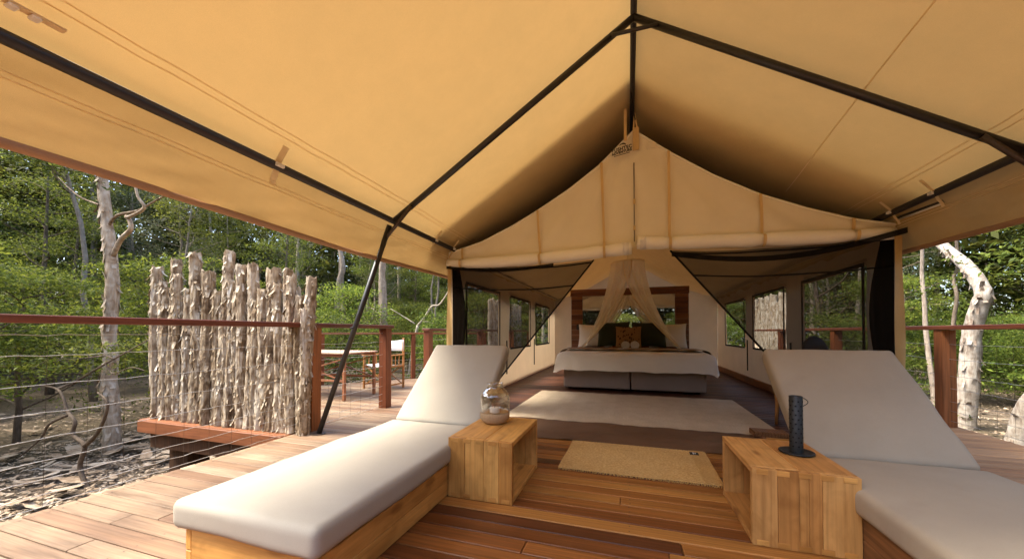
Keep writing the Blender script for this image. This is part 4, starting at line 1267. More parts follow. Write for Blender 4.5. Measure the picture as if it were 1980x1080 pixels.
railing('deck_railing', 3.23, -4.6, 11.9, 1.072, (-4.5, -1.9, 0.9, 2.95, 5.12, 7.25, 9.45, 11.8), 'red timber railing with wire mesh along the right deck edge', [0.87, 0.714, 0.54, 0.406, 0.272, 0.17, 0.067])
# slanting far railing of the dining deck
A = Vector((-5.60, 5.42, 0)); B = Vector((-3.32, 8.28, 0))
d = (B-A); Lr = d.length; ang = math.atan2(d.y, d.x)
t = thing('deck_railing', (A.x, A.y, 0), 'slim red railing along the far edge of the dining deck behind the director chair', 'railing', rz=ang)
def rot_part(name, mat, lo, hi, b=0.004):
    c = ((lo[0]+hi[0])/2, (lo[1]+hi[1])/2, (lo[2]+hi[2])/2)
    return mesh_obj(name, bevel_mesh(name, hi[0]-lo[0], hi[1]-lo[1], hi[2]-lo[2], b), M[mat], t, loc=c)
rot_part('handrail', 'railx', (0, -0.06, 0.955), (Lr, 0.06, 0.995))
for px in (0.06, Lr*0.5, Lr-0.06): rot_part('post', 'post', (px-0.04, -0.04, -0.003), (px+0.04, 0.04, 0.953))
for z in WL[2:]:
    mb = MB(); mb.tube([(0.05 + (Lr-0.1)*k/16, rng.uniform(-.004, .004), z+rng.uniform(-.004, .006)) for k in range(17)], 0.0028, 4, caps=False)
    mesh_obj('wire', mb.mesh('wire'), M['wire'], t)
t2 = thing('deck_railing', (A.x, 4.1, 0), 'red railing on the outer side of the dining deck, hidden behind the log screen', 'railing')
part_box('handrail', M['rail'], t2, (-5.66, 3.0, 1.02), (-5.54, 5.38, 1.06), 0.004)
for py in (3.1, 5.30): part_box('post', M['post'], t2, (-5.65, py-0.05, -0.003), (-5.55, py+0.05, 1.018), 0.004)

# ------------------------------------------------------------------ bark log screens
def log_mesh(name, r, h, seed, lean, flakes=34, ns=18):
    q = random.Random(seed)
    mb = MB()
    nr = max(8, int(h/0.035))
    ph = q.uniform(0, 50)
    def axis(t):
        return Vector((lean[0]*t*h + 0.010*math.sin(t*5+ph), lean[1]*t*h + 0.012*math.sin(t*4+ph*2), t*h))
    rings = []
    for i in range(nr+1):
        t = i/nr; c = axis(t)
        rr = r*(1.06 - 0.14*t) * (1 + 0.10*mnoise.noise(Vector((ph, t*h*5, 0))))
        for k in range(ns):
            a = 2*math.pi*k/ns
            n = mnoise.noise(Vector((math.cos(a)*1.4+ph, math.sin(a)*1.4, t*h*1.5)))*0.14 + mnoise.noise(Vector((math.cos(a)*4+ph, math.sin(a)*4, t*h*7)))*0.18 + mnoise.noise(Vector((math.cos(a)*7+ph, math.sin(a)*7, t*h*16)))*0.12
            top = (q.uniform(-.05, .02) if i == nr else 0)
            rings.append(c + Vector((math.cos(a)*rr*(1+n), math.sin(a)*rr*(1+n), top)))
    fs_ = []
    for i in range(nr):
        for k in range(ns):
            fs_.append((i*ns+k, i*ns+(k+1) % ns, (i+1)*ns+(k+1) % ns, (i+1)*ns+k))
    fs_.append(tuple(nr*ns+k for k in range(ns)))
    mb.add(rings, fs_)
    # peeling curls of bark
    for j in range(flakes):
        t = q.random()**0.9; a = q.uniform(0, 2*math.pi); c = axis(min(1, t))
        rr = r*1.02
        kd = q.random()
        if kd < 0.70: w, L, curl = q.uniform(0.006, 0.016), q.uniform(0.02, 0.06), q.uniform(0.008, 0.030)
        elif kd < 0.96: w, L, curl = q.uniform(0.010, 0.026), q.uniform(0.05, 0.10), q.uniform(0.010, 0.035)
        else: w, L, curl = q.uniform(0.006, 0.014), q.uniform(0.12, 0.28), q.uniform(0.006, 0.014)
        if t > 0.93: curl *= 1.6
        n0 = Vector((math.cos(a), math.sin(a), 0)); tq = Vector((-math.sin(a), math.cos(a), 0))
        dn = -1 if (q.random() < 0.6 or t > 0.75) else 1
        vs_ = []
        for i in range(4):
            s = i/3
            p = c + n0*(rr*0.97 + curl*s**1.7 - 0.012*(s > 0.9)*q.random()) + Vector((0, 0, dn*L*s))
            ww = w*(1 - 0.35*s) 
            sk = tq*q.uniform(-.008, .008)*s
            vs_ += [p - tq*ww + sk, p + tq*ww*q.uniform(0.7, 1.1) + sk + n0*0.004*s]
        mb.add(vs_, [(0, 1, 3, 2), (2, 3, 5, 4), (4, 5, 7, 6)])
    return mb.mesh(name)

scr = thing('log_screen', (-4.1, 2.76, 0), 'privacy screen of upright peeling paperbark logs of uneven height beside the deck', 'screen')
LOGS = [(-5.26, 1.78, .060), (-5.17, 1.60, .052), (-5.09, 1.52, .055), (-4.985, 1.86, .058), (-4.88, 1.66, .050), (-4.79, 1.43, .055), (-4.70, 1.50, .052), (-4.61, 1.885, .066), (-4.53, 1.57, .055), (-4.45, 1.42, .050),
        (-4.37, 1.68, .060), (-4.26, 1.46, .055), (-4.17, 1.30, .050), (-4.11, 1.88, .055), (-4.04, 1.55, .054), (-3.95, 1.42, .050), (-3.875, 1.72, .058), (-3.755, 1.74, .055), (-3.68, 1.35, .050), (-3.61, 1.32, .052),
        (-3.54, 1.45, .048), (-3.46, 1.66, .062), (-3.375, 1.50, .048), (-3.29, 1.66, .056), (-3.19, 1.59, .054), (-3.095, 1.38, .052), (-3.02, 1.25, .045), (-2.955, 1.55, .052)]
for i, (x, h, r) in enumerate(LOGS):
    lean = (0.035 if i == len(LOGS)-1 else rng.uniform(-.012, .012), rng.uniform(-.01, .01))
    xb = min(x, -3.02) if i < len(LOGS)-1 else -3.045
    me = log_mesh('log', r*rng.uniform(0.82, 1.08), h-0.012, 100+i, lean, 105)
    mesh_obj('log', me, M['flakebark'], scr, loc=(xb+4.1, 0.02 if i % 2 else 0.0, 0.008 if x < -3.1 else 0.002))
for i in range(15):      # second row closing the gaps
    x = -5.21 + i*0.15
    me = log_mesh('log', 0.052, rng.uniform(1.15, 1.45), 300+i, (0, 0), 20, 10)
    mesh_obj('log', me, M['flakebark'], scr, loc=(x+4.1, 0.10, 0.008))

def far_screen(x, y0, y1, h, label, n):
    t = thing('log_screen', (x, (y0+y1)/2, -0.6), label, 'screen')
    protos = [log_mesh('log', 0.07, h+rng.uniform(-.25, .2)+0.6, 500+k, (0, 0), 20, 10) for k in range(4)]
    for i in range(n):
        y = y0 + (y1-y0)*i/(n-1)
        mesh_obj('log', protos[i % 4], M['flakebark'], t, loc=(rng.uniform(-.02, .02), y-(y0+y1)/2, 0), rot=(0, 0, rng.uniform(0, 6)))
far_screen(3.75, 10.2, 13.2, 1.9, 'row of upright bark logs seen through the far right tent window', 24)
far_screen(-3.75, 9.6, 12.6, 1.9, 'row of upright bark logs seen through the far left tent window', 24)

# ------------------------------------------------------------------ dining table and director chairs
tb = thing('dining_table', (-4.5, 4.6, 0), 'folding timber table with crossed legs on the dining deck', 'table')
tx0, tx1, ty0, ty1, tz = -5.2, -3.93, 4.25, 4.98, 0.70
k = 7
for i in range(k):
    a = ty0 + (ty1-ty0)*i/k
    part_box('slat', M['tabletop'], tb, (tx0-0.03, a, tz-0.02), (tx1+0.03, a+(ty1-ty0)/k-0.008, tz), 0.002)
for yy in (ty0+0.03, ty1-0.06):
    part_box('apron', M['tablewood'], tb, (tx0+0.041, yy, tz-0.065), (tx1-0.041, yy+0.025, tz-0.022), 0.002)
    mb = MB(); mb.tube([(tx0+0.06, yy+0.012, tz-0.10), (tx1-0.08, yy+0.012, tz-0.40)], 0.012, 4); mb.build('cross_bar', M['tablewood'], tb)
    mb = MB(); mb.tube([(tx1-0.06, yy-0.015, tz-0.10), (tx0+0.08, yy-0.015, tz-0.40)], 0.012, 4); mb.build('cross_bar', M['tablewood'], tb)
    part_box('stretcher', M['tablewood'], tb, (tx0+0.041, yy, tz-0.43), (tx1-0.041, yy+0.025, tz-0.40), 0.002)
for xx in (tx0, tx1-0.04):
    for yy in (ty0+0.02, ty1-0.06):
        part_box('leg', M['tablewood'], tb, (xx, yy, 0.002), (xx+0.04, yy+0.04, tz-0.022), 0.003)

def director_chair(cx, cy, rz, label, group=None):
    t = thing('director_chair', (cx, cy, 0), label, 'chair', group, rz=rz)
    w, d_ = 0.54, 0.40
    def P(name, lo, hi, mat='chairwood'):
        c = ((lo[0]+hi[0])/2, (lo[1]+hi[1])/2, (lo[2]+hi[2])/2)
        return mesh_obj(name, bevel_mesh(name, hi[0]-lo[0], hi[1]-lo[1], hi[2]-lo[2], 0.003), M[mat], t, loc=c)
    for s in (-1, 1):
        x = s*w/2
        P('leg', (x-0.016, -d_/2-0.016, 0), (x+0.016, -d_/2+0.016, 0.585))
        P('leg', (x-0.016, d_/2-0.016, 0), (x+0.016, d_/2+0.016, 0.90))
        P('arm', (x-0.026, -d_/2-0.04, 0.586), (x+0.026, d_/2-0.018, 0.604))
        P('side_stretcher', (x-0.011, -d_/2+0.017, 0.07), (x+0.011, d_/2-0.017, 0.095))
        P('seat_rail', (x-0.011, -d_/2+0.017, 0.385), (x+0.011, d_/2-0.017, 0.41))
        for k in range(3):
            yy = -0.09 + 0.09*k
            P('side_spindle', (x-0.007, yy-0.007, 0.411), (x+0.007, yy+0.007, 0.585))
    for yy in (-d_/2+0.03, d_/2-0.03):
        for s in (-1, 1):
            mb = MB(); mb.tube([(s*(w/2-0.02), yy + 0.012*s, 0.08), (-s*(w/2-0.02), yy+0.012*s, 0.38)], 0.011, 4)
            mesh_obj('cross_bar', mb.mesh('cross_bar'), M['chairwood'], t)
    mb = MB(); mb.grid(lambda u, v: (-w/2+0.01+(w-0.02)*u, -d_/2+0.02+(d_-0.04)*v, 0.422-0.025*math.sin(math.pi*u)), 10, 3)
    o = mesh_obj('seat', mb.mesh('seat', smooth=True), M['white_canvas'], t); o.modifiers.new('thick', 'SOLIDIFY').thickness = 0.006
    mb = MB(); mb.grid(lambda u, v: (-w/2-0.018+(w+0.036)*u, d_/2-0.018+0.03*math.sin(math.pi*u), 0.66+0.21*v-0.028*math.sin(math.pi*u)*v), 12, 3)
    o = mesh_obj('back_canvas', mb.mesh('back_canvas', smooth=True), M['white_canvas'], t); o.modifiers.new('thick', 'SOLIDIFY').thickness = 0.006
    return t
director_chair(-4.20, 5.52, -0.12, 'folding director chair with white canvas seat and back, at the dining table')

# ------------------------------------------------------------------ vegetation
def leaf_mesh(name, pts, size, seed, flat=0.6, narrow=0.42):
    """many leaf shaped faces at pts (N,3) in one mesh"""
    r = np.random.default_rng(seed)
    n = len(pts)
    d = r.normal(size=(n, 3)); d[:, 2] *= (1-flat); d[:, 2] -= 0.15
    d /= np.linalg.norm(d, axis=1)[:, None]
    up = r.normal(size=(n, 3))*0.55 + np.array([0, 0, 1.0])
    w = np.cross(d, up); w /= (np.linalg.norm(w, axis=1)[:, None] + 1e-9)
    L = (size*r.uniform(0.55, 1.25, n))[:, None]
    W = L*narrow*r.uniform(0.7, 1.2, n)[:, None]
    droop = np.zeros((n, 3)); droop[:, 2] = -1
    a = pts - d*L*0.5
    b = pts - w*W*0.5 + d*L*0.05
    c = pts + d*L*0.5 + droop*L*0.12
    e = pts + w*W*0.5 + d*L*0.05
    V = np.stack([a, b, c, e], axis=1).reshape(-1, 3)
    me = bpy.data.meshes.new(name)
    me.vertices.add(4*n); me.vertices.foreach_set('co', V.astype(np.float32).ravel())
    me.loops.add(4*n); me.loops.foreach_set('vertex_index', np.arange(4*n, dtype=np.int32))
    me.polygons.add(n)
    me.polygons.foreach_set('loop_start', np.arange(0, 4*n, 4, dtype=np.int32))
    me.polygons.foreach_set('loop_total', np.full(n, 4, dtype=np.int32))
    me.update(calc_edges=True)
    return me

def clump_points(r, centres, per, sx, sz):
    out = []
    for c in centres:
        k = max(3, int(per*r.uniform(0.6, 1.4)))
        s = r.uniform(0.6, 1.3)
        p = r.normal(size=(k, 3)); 
        nrm = np.linalg.norm(p, axis=1)[:, None]
        p = p/nrm*np.minimum(nrm, 1.6)
        p[:, 0] *= sx*s*0.62; p[:, 1] *= sx*s*0.62; p[:, 2] *= sz*s*0.62
        out.append(p + c)
    return np.concatenate(out)

def tree_mesh(seed, height, trunk_r, crown_lo, spread, n_limbs, per, leaf, sx, sz, bend=0.25, narrow=0.42, sub=3):
    """returns (trunk mesh, crown mesh), built at the origin"""
    r = np.random.default_rng(seed); q = random.Random(seed)
    mb = MB()
    path = [Vector((0, 0, -0.35))]
    n = 10; off = Vector((0, 0, 0)); dirx = q.uniform(0, 6.28)
    for i in range(1, n+1):
        t = i/n
        off += Vector((math.cos(dirx), math.sin(dirx), 0))*bend*height/n*q.uniform(-0.5, 1.0)
        dirx += q.uniform(-0.9, 0.9)
        path.append(Vector((off.x, off.y, height*t)))
    rad = [trunk_r*(1.25 if i == 0 else 1)*(1-0.85*(i/n))+0.006 for i in range(n+1)]
    mb.tube(path, rad, 9)
    def at(t):
        f_ = t*n; i = min(int(f_), n-1); return path[i].lerp(path[i+1], f_-i)
    cents = []
    for k in range(n_limbs):
        t = crown_lo + (1-crown_lo)*((k+q.random())/n_limbs)
        p0 = at(t); a = k*2.4 + q.uniform(-.5, .5)
        ln = spread*(1.15 - 0.75*(t-crown_lo)/(1-crown_lo+1e-6))*q.uniform(0.6, 1.15)
        up = q.uniform(0.15, 0.7)
        pts = [p0]; dd = Vector((math.cos(a), math.sin(a), up)).normalized()
        for j in range(4):
            dd = (dd + Vector((q.uniform(-.35, .35), q.uniform(-.35, .35), q.uniform(-.25, .25)))).normalized()
            pts.append(pts[-1] + dd*ln/4)
        r0 = max(0.008, trunk_r*(1-t*0.8)*0.45)
        mb.tube(pts, [r0*(1-0.75*j/4)+0.003 for j in range(5)], 5, caps=False)
        for j in range(sub):
            i = q.randint(2, 4)
            b = pts[i] + Vector((q.uniform(-1, 1), q.uniform(-1, 1), q.uniform(-.35, .45)))*ln*0.28
            mb.tube([pts[i-1], (pts[i-1]+b)/2 + Vector((0, 0, 0.04)), b], [r0*0.4, r0*0.25, 0.003], 4, caps=False)
            cents.append(b)
        cents.append(pts[-1])
    cents.append(path[-1])
    P = clump_points(r, [np.array(c) for c in cents], per, sx, sz)
    P = P[P[:, 2] > 0.05]
    return mb.mesh('trunk', smooth=True), leaf_mesh('crown', P, leaf, seed, 0.5, narrow)

# tree kinds: each is a trunk mesh and a crown mesh, shared between copies
KIND = {}
def kind(key, mats, *a, **k):
    KIND[key] = [(tree_mesh(s, *a, **k)) for s in (hash_(key)+1, hash_(key)+2, hash_(key)+3)]
    for tm, cm in KIND[key]:
        tm.materials.append(M[mats[0]]); cm.materials.append(M[mats[1]])
def hash_(s): return sum(ord(c)*(i+3) for i, c in enumerate(s))
#      height trunk_r crown_lo spread limbs per leaf sx sz
kind('tall', ('palebark', 'leaf_dark'), 10.5, 0.15, 0.28, 2.3, 26, 90, 0.15, 0.75, 0.36)
kind('mid', ('trunk', 'leaf_mid'), 6.5, 0.085, 0.18, 1.9, 24, 110, 0.085, 0.60, 0.20)
kind('wispy', ('palebark', 'leaf_grey'), 8.0, 0.10, 0.30, 1.9, 22, 80, 0.12, 0.6, 0.42, narrow=0.22)
kind('bush', ('trunk', 'leaf_light'), 2.3, 0.035, 0.16, 1.2, 20, 150, 0.060, 0.46, 0.12)
kind('scrub', ('trunk', 'leaf_mid'), 1.7, 0.03, 0.08, 1.0, 18, 130, 0.065, 0.42, 0.16)
kind('pole', ('palebark', 'leaf_mid'), 9.0, 0.065, 0.55, 1.5, 16, 100, 0.10, 0.6, 0.22)
LAB = {
    'pole': ('slim_tree', 'slim pale trunked tree in the forest', 'tree', 'slim pale trunked trees in the forest around the deck'),
    'tall': ('tall_tree', 'tall dark leaved tree with a grey trunk in the forest', 'tree', 'tall dark trees in the forest around the deck'),
    'mid': ('young_tree', 'slender mid green tree with a thin brown trunk in the forest', 'tree', 'slender green trees in the forest around the deck'),
    'wispy': ('wispy_tree', 'wispy grey green narrow leaved tree in the forest', 'tree', 'wispy grey green trees in the forest around the deck'),
    'bush': ('bush', 'bright green bush growing low among the forest trees', 'bush', 'bright green bushes among the trees'),
    'scrub': ('shrub', 'mid green leafy shrub low on the forest floor', 'shrub', 'leafy shrubs on the forest floor'),
}
placed = []
generic = []
NT = 0
def plant(key, x, y, s=1.0, label=None, rz=None, var=None):
    global NT
    NT += 1
    v = KIND[key][NT % 3 if var is None else var]
    nm, lb, cat, grp = LAB[key]
    t = thing(nm, (x, y, ground_z(x, y)), label or lb, cat, None if label else grp, rz=rng.uniform(0, 6.28) if rz is None else rz)
    t.scale = (s, s, s*rng.uniform(0.92, 1.1))
    for n_, me in (('trunk', v[0]), ('crown', v[1])):
        o = link(bpy.data.objects.new(n_, me)); o.parent = t
    placed.append((x, y))
    if not label: generic.append((key, t, s))
    return t

def free(x, y, d):
    return all((x-a)**2 + (y-b)**2 > d*d for a, b in placed)
def clear_of_deck(x, y, m):
    if -3.6-m < x < 3.6+m and -2.5-m < y < 12.5+m: return False
    if -6.0-m < x < -3 and 1.2-m < y < 9+m: return False
    return True
def sow(key, n, xr, yr, dmin, smin=0.8, smax=1.2, m=1.0, tries=60):
    c = 0
    for _ in range(n*tries):
        if c >= n: break
        x = rng.uniform(*xr); y = rng.uniform(*yr)
        if not clear_of_deck(x, y, m) or not free(x, y, dmin): continue
        plant(key, x, y, rng.uniform(smin, smax)); c += 1

# --- chosen trees
def hero(name, label, cat, base, tubes, mat, crown=None, leafm='leaf_mid', leaf=0.08, seed=1, flakes=0):
    t = thing(name, base, label, cat)
    mb = MB(); q = random.Random(seed)
    for pts, r0, r1 in tubes:
        n = len(pts)
        # smooth the path a little
        V_ = [Vector(p) for p in pts]; P = []
        S_ = 8 if r0 > 0.05 else 4
        for i in range(n-1):
            a, b = V_[i], V_[i+1]; pa, pb = V_[max(i-1, 0)], V_[min(i+2, n-1)]
            for j in range(S_):
                t_ = j/S_; t2, t3 = t_*t_, t_*t_*t_
                P.append(0.5*((2*a) + (b-pa)*t_ + (2*pa-5*a+4*b-pb)*t2 + (3*a-pa-3*b+pb)*t3))
        P.append(V_[-1])
        m_ = len(P); vb = len(mb.v); ns_ = 16 if r0 > 0.05 else 6
        rad_ = [(r0 + (r1-r0)*i/(m_-1))*(1 + 0.10*mnoise.noise(Vector((i*0.21, seed, 0)))) for i in range(m_)]
        mb.tube(P, rad_, ns_)
        if r0 > 0.05:
            for i in range(m_):
                for k in range(ns_):
                    p = Vector(mb.v[vb+i*ns_+k]); o_ = (p - P[i])
                    f_ = 1 + 0.16*mnoise.noise(Vector((math.cos(6.283*k/ns_)*1.6+seed, math.sin(6.283*k/ns_)*1.6, p.z*2.2))) + 0.10*mnoise.noise(Vector((math.cos(6.283*k/ns_)*4, math.sin(6.283*k/ns_)*4+seed, p.z*7)))
                    mb.v[vb+i*ns_+k] = tuple(P[i] + o_*f_)
        if flakes and r0 > 0.05:
            for j in range(flakes):
                i = q.randint(0, m_-2); c = P[i].lerp(P[i+1], q.random()); rr = r0 + (r1-r0)*i/(m_-1)
                a = q.uniform(0, 6.28); n0 = Vector((math.cos(a), math.sin(a), 0)); tq = Vector((-math.sin(a), math.cos(a), 0))
                L = q.uniform(0.05, 0.16); w = q.uniform(0.015, 0.04); cu = q.uniform(0.01, 0.06); dn = -1 if q.random() < .7 else 1
                vs_ = []
                for s_ in (0, .5, 1):
                    p = c + n0*(rr*0.97 + cu*s_**1.6) + Vector((0, 0, dn*L*s_))
                    vs_ += [p - tq*w*(1-.4*s_), p + tq*w*(1-.3*s_)]
                mb.add(vs_, [(0, 1, 3, 2), (2, 3, 5, 4)])
    mb.build('trunk', M[mat], t, smooth=True)
    if crown is not None:
        r = np.random.default_rng(seed)
        P = clump_points(r, [np.array(c) - np.array(base) for c in crown[0]], crown[1], crown[2], crown[3])
        me = leaf_mesh('crown', P, leaf, seed, 0.5)
        mesh_obj('crown', me, M[leafm], t)
    placed.append((base[0], base[1]))
    return t
LT = [(-7.36, 3.35, -0.85), (-7.36, 3.35, -0.38), (-7.41, 3.35, 0.08), (-7.47, 3.35, 0.27), (-7.44, 3.35, 0.63), (-7.47, 3.35, 1.02), (-7.43, 3.35, 1.41), (-7.42, 3.35, 1.8), (-7.49, 3.35, 2.27), (-7.57, 3.35, 2.6), (-7.64, 3.35, 2.92), (-7.7, 3.35, 3.33), (-7.71, 3.35, 3.73), (-7.65, 3.35, 4.37), (-7.5, 3.4, 5.6), (-7.1, 3.1, 7.2)]
LB1 = [(-7.43, 3.35, 2.14), (-7.19, 3.33, 2.38), (-6.89, 3.30, 2.51), (-6.98, 3.3, 2.7), (-6.93, 3.28, 2.67), (-6.5, 3.25, 2.75), (-6.55, 3.2, 2.91), (-6.64, 3.2, 3.2)]
LB2 = [(-7.56, 3.35, 2.60), (-7.35, 3.35, 2.76), (-6.95, 3.4, 2.81), (-6.57, 3.4, 2.91), (-6.3, 3.4, 2.98)]
LB3 = [(-7.66, 3.35, 2.93), (-8.23, 3.35, 3.12), (-8.6, 3.35, 3.32), (-8.93, 3.35, 3.55)]
hero('paperbark_tree', 'crooked paperbark tree with pale forked branches left of the log screen', 'tree', (-7.36, 3.35, -0.8),
     [(LT, 0.098, 0.052), (LB1, 0.036, 0.014), (LB2, 0.022, 0.010), (LB3, 0.016, 0.007)], 'paperbark',
     ([(-7.5, 3.5, 5.4), (-7.0, 3.8, 5.0), (-8.2, 3.0, 4.9), (-7.9, 4.1, 5.2), (-8.9, 3.4, 3.7), (-6.7, 3.2, 3.4)] + [(-7.0 + 1.5*math.sin(k*2.4)*(k/16)**.5, 3.0 + 1.9*math.cos(k*2.4)*(k/16)**.5, 7.2 + 0.9*math.sin(k*1.7)) for k in range(17)], 170, 0.75, 0.35), 'leaf_dark', 0.09, 21, 170)  # upper ring of clumps, out of view, added to shade the left windows
SAP = [(-6.03, 2.55, -0.85), (-6.21, 2.55, -0.6), (-6.12, 2.55, -0.34), (-6.36, 2.55, -0.23), (-6.33, 2.55, -0.07), (-6.49, 2.55, 0.04), (-6.58, 2.55, 0.19), (-6.72, 2.55, 0.3), (-7.09, 2.55, 0.33)]
SAPb = [(-6.12, 2.55, -0.34), (-5.9, 2.55, -0.19), (-5.75, 2.55, 0.01), (-5.7, 2.55, 0.2), (-5.89, 2.55, 0.3)]
SAPc = [(-6.47, 2.55, 0.0), (-6.74, 2.5, -0.12), (-6.92, 2.5, -0.31), (-7.24, 2.45, -0.55)]
TW1 = [(-7.01, 2.8, 0.32), (-6.75, 2.8, 0.43), (-6.21, 2.8, 0.64), (-5.85, 2.8, 0.77), (-5.48, 2.8, 0.91)]
TW2 = [(-6.14, 2.8, 0.66), (-6.31, 2.8, 0.7), (-6.69, 2.8, 0.67), (-7.13, 2.8, 0.64), (-7.72, 2.8, 0.67)]
TW3 = [(-6.31, 2.8, 0.61), (-6.17, 2.8, 0.48), (-5.81, 2.8, 0.57), (-5.53, 2.8, 0.54)]
TWL = [(-6.72, 2.55, 0.30), (-6.9, 2.7, 0.32), (-7.01, 2.8, 0.32)]
hero('crooked_sapling', 'dark crooked sapling with bare twigs and green sprays behind the left railing', 'sapling', (-6.03, 2.55, -0.8),
     [(SAP, 0.028, 0.010), (SAPb, 0.026, 0.008), (SAPc, 0.018, 0.007), (TWL, 0.016, 0.014), (TW1, 0.016, 0.006), (TW2, 0.012, 0.005), (TW3, 0.010, 0.004)], 'trunk',
     ([(-7.0, 2.6, 0.55), (-7.4, 2.6, 0.62), (-6.7, 2.7, 0.72), (-6.3, 2.8, 0.80), (-7.8, 2.6, 0.50), (-7.2, 2.5, 0.40), (-5.95, 2.9, 0.84), (-6.6, 2.9, 0.55), (-7.6, 2.7, 0.78), (-8.1, 2.6, 0.66), (-7.9, 2.4, 0.36), (-7.0, 2.8, 0.85)], 120, 0.36, 0.11), 'leaf_light', 0.055, 22)
RT = [(5.9, 8.98, -0.9), (5.9, 8.93, -0.45), (5.9, 8.85, 0.02), (5.9, 8.82, 0.41), (5.9, 8.77, 0.79), (5.9, 8.7, 1.17), (5.9, 8.57, 1.5), (5.9, 8.51, 1.68), (5.9, 8.66, 1.96), (5.9, 8.88, 2.26), (5.9, 9.2, 2.56), (5.9, 9.6, 2.95), (5.9, 10.2, 3.6), (6.0, 10.5, 4.6)]
hero('leaning_paperbark', 'white paperbark tree with a kinked leaning trunk behind the right railing', 'tree', (5.9, 8.98, -0.8),
     [(RT, 0.150, 0.062)], 'whitebark',
     ([(6.0, 10.5, 4.6), (5.6, 10.2, 4.2), (6.6, 10.6, 4.3), (6.7, 7.6, 3.2), (6.2, 11.2, 4.8)], 150, 0.6, 0.3), 'leaf_mid', 0.09, 23, 150)
hero('paperbark_tree', 'white paperbark trunk at the right edge of the picture close to the railing', 'tree', (5.2, 7.0, -0.8),
     [([(5.17, 7.12, -0.9), (5.2, 7.06, -0.57), (5.2, 6.99, -0.33), (5.22, 6.86, 0.05), (5.3, 6.5, 0.6), (5.4, 6.2, 1.6), (5.4, 6.0, 3.2), (5.3, 6.0, 4.6)], 0.13, 0.06)], 'whitebark',
     ([(5.3, 6.0, 4.6), (5.8, 6.3, 4.2), (4.9, 5.6, 4.3), (5.5, 6.6, 3.8)], 140, 0.6, 0.3), 'leaf_mid', 0.09, 24, 60)
hero('slim_tree', 'slim pale trunk left of the leaning paperbark on the right', 'tree', (6.5, 10.65, -0.8),
     [([(6.5, 10.6, -0.9), (6.5, 10.65, -0.2), (6.5, 10.76, 0.5), (6.5, 10.83, 1.22), (6.5, 10.85, 1.8), (6.5, 10.9, 2.3), (6.5, 10.88, 2.79), (6.55, 10.9, 4.2)], 0.052, 0.03)], 'palebark',
     ([(6.5, 10.9, 4.2), (6.9, 11.2, 3.7), (6.1, 10.5, 3.6), (6.2, 10.2, 2.0), (6.9, 10.4, 2.2)], 140, 0.55, 0.2), 'leaf_light', 0.075, 25)
hero('slim_tree', 'slim twisting trunk just behind the right railing post', 'tree', (7.5, 11.67, -0.8),
     [([(7.5, 11.7, -0.9), (7.5, 11.67, 0.21), (7.5, 11.62, 1.23), (7.5, 11.51, 1.83), (7.5, 11.59, 2.3), (7.5, 11.46, 2.64), (7.4, 11.4, 3.9)], 0.046, 0.028)], 'palebark',
     ([(7.4, 11.4, 3.9), (7.9, 11.2, 3.4), (7.1, 11.6, 3.5), (7.8, 10.8, 2.2)], 140, 0.55, 0.2), 'leaf_light', 0.075, 26)
hero('straight_tree', 'straight grey trunk rising behind the director chair', 'tree', (-6.85, 9.0, -0.8),
     [([(-6.84, 9.0, -0.9), (-6.85, 9.0, -0.19), (-6.88, 9.0, 1.64), (-6.93, 9.0, 2.56), (-6.9, 9.0, 3.17), (-6.87, 9.0, 4.09), (-6.86, 9.0, 5.48), (-6.8, 9.0, 7.0)], 0.125, 0.07)], 'palebark',
     ([(-6.8, 9.0, 7.0), (-6.3, 9.4, 6.4), (-7.4, 8.7, 6.5), (-6.9, 9.3, 5.6)], 170, 0.7, 0.35), 'leaf_dark', 0.10, 27)
hero('straight_tree', 'thin pale bent trunk above the right end of the log screen', 'tree', (-9.57, 10.0, -0.8),
     [([(-9.6, 10.0, -0.9), (-9.57, 10.0, 1.39), (-9.43, 10.0, 2.72), (-9.3, 10.0, 3.25), (-9.48, 10.0, 4.07), (-9.56, 10.0, 4.79), (-9.5, 10.0, 6.4)], 0.11, 0.05)], 'palebark',
     ([(-9.5, 10.0, 6.4), (-9.0, 10.3, 5.8), (-10.1, 9.7, 5.9)], 170, 0.7, 0.35), 'leaf_grey', 0.10, 28)
for nm, lb, pts, r in (('dead_branch', 'bare forked dead branch sticking up behind the dining railing', [(-5.9, 9.3, 1.2), (-5.69, 9.3, 1.41), (-5.44, 9.3, 1.75), (-5.22, 9.3, 1.78), (-5.02, 9.3, 2.0), (-4.89, 9.3, 2.2)], 0.040),):
    t = hero(nm, lb, 'branch', (-6.2, 9.3, ground_z(-6.2, 9.3)), [([(-6.25, 9.3, -0.85), (-6.1, 9.3, 0.3), (-5.9, 9.3, 1.2)], 0.055, 0.042), (pts, r, 0.014), ([(-6.0, 9.3, 1.25), (-6.58, 9.3, 1.57), (-6.86, 9.3, 1.71)], 0.022, 0.01), ([(-5.8, 9.3, 1.3), (-5.5, 9.25, 1.3), (-5.2, 9.2, 1.2)], 0.022, 0.01)], 'deadwood', None, seed=40)
hero('dead_branch', 'pale leaning dead branch behind the dining table', 'branch', (-8.9, 8.5, ground_z(-8.9, 8.5)), [([(-9.2, 8.5, -0.8), (-8.8, 8.5, 0.2), (-8.31, 8.5, 0.55), (-7.85, 8.5, 0.81), (-7.57, 8.5, 1.05)], 0.045, 0.02)], 'deadwood', None, seed=41)

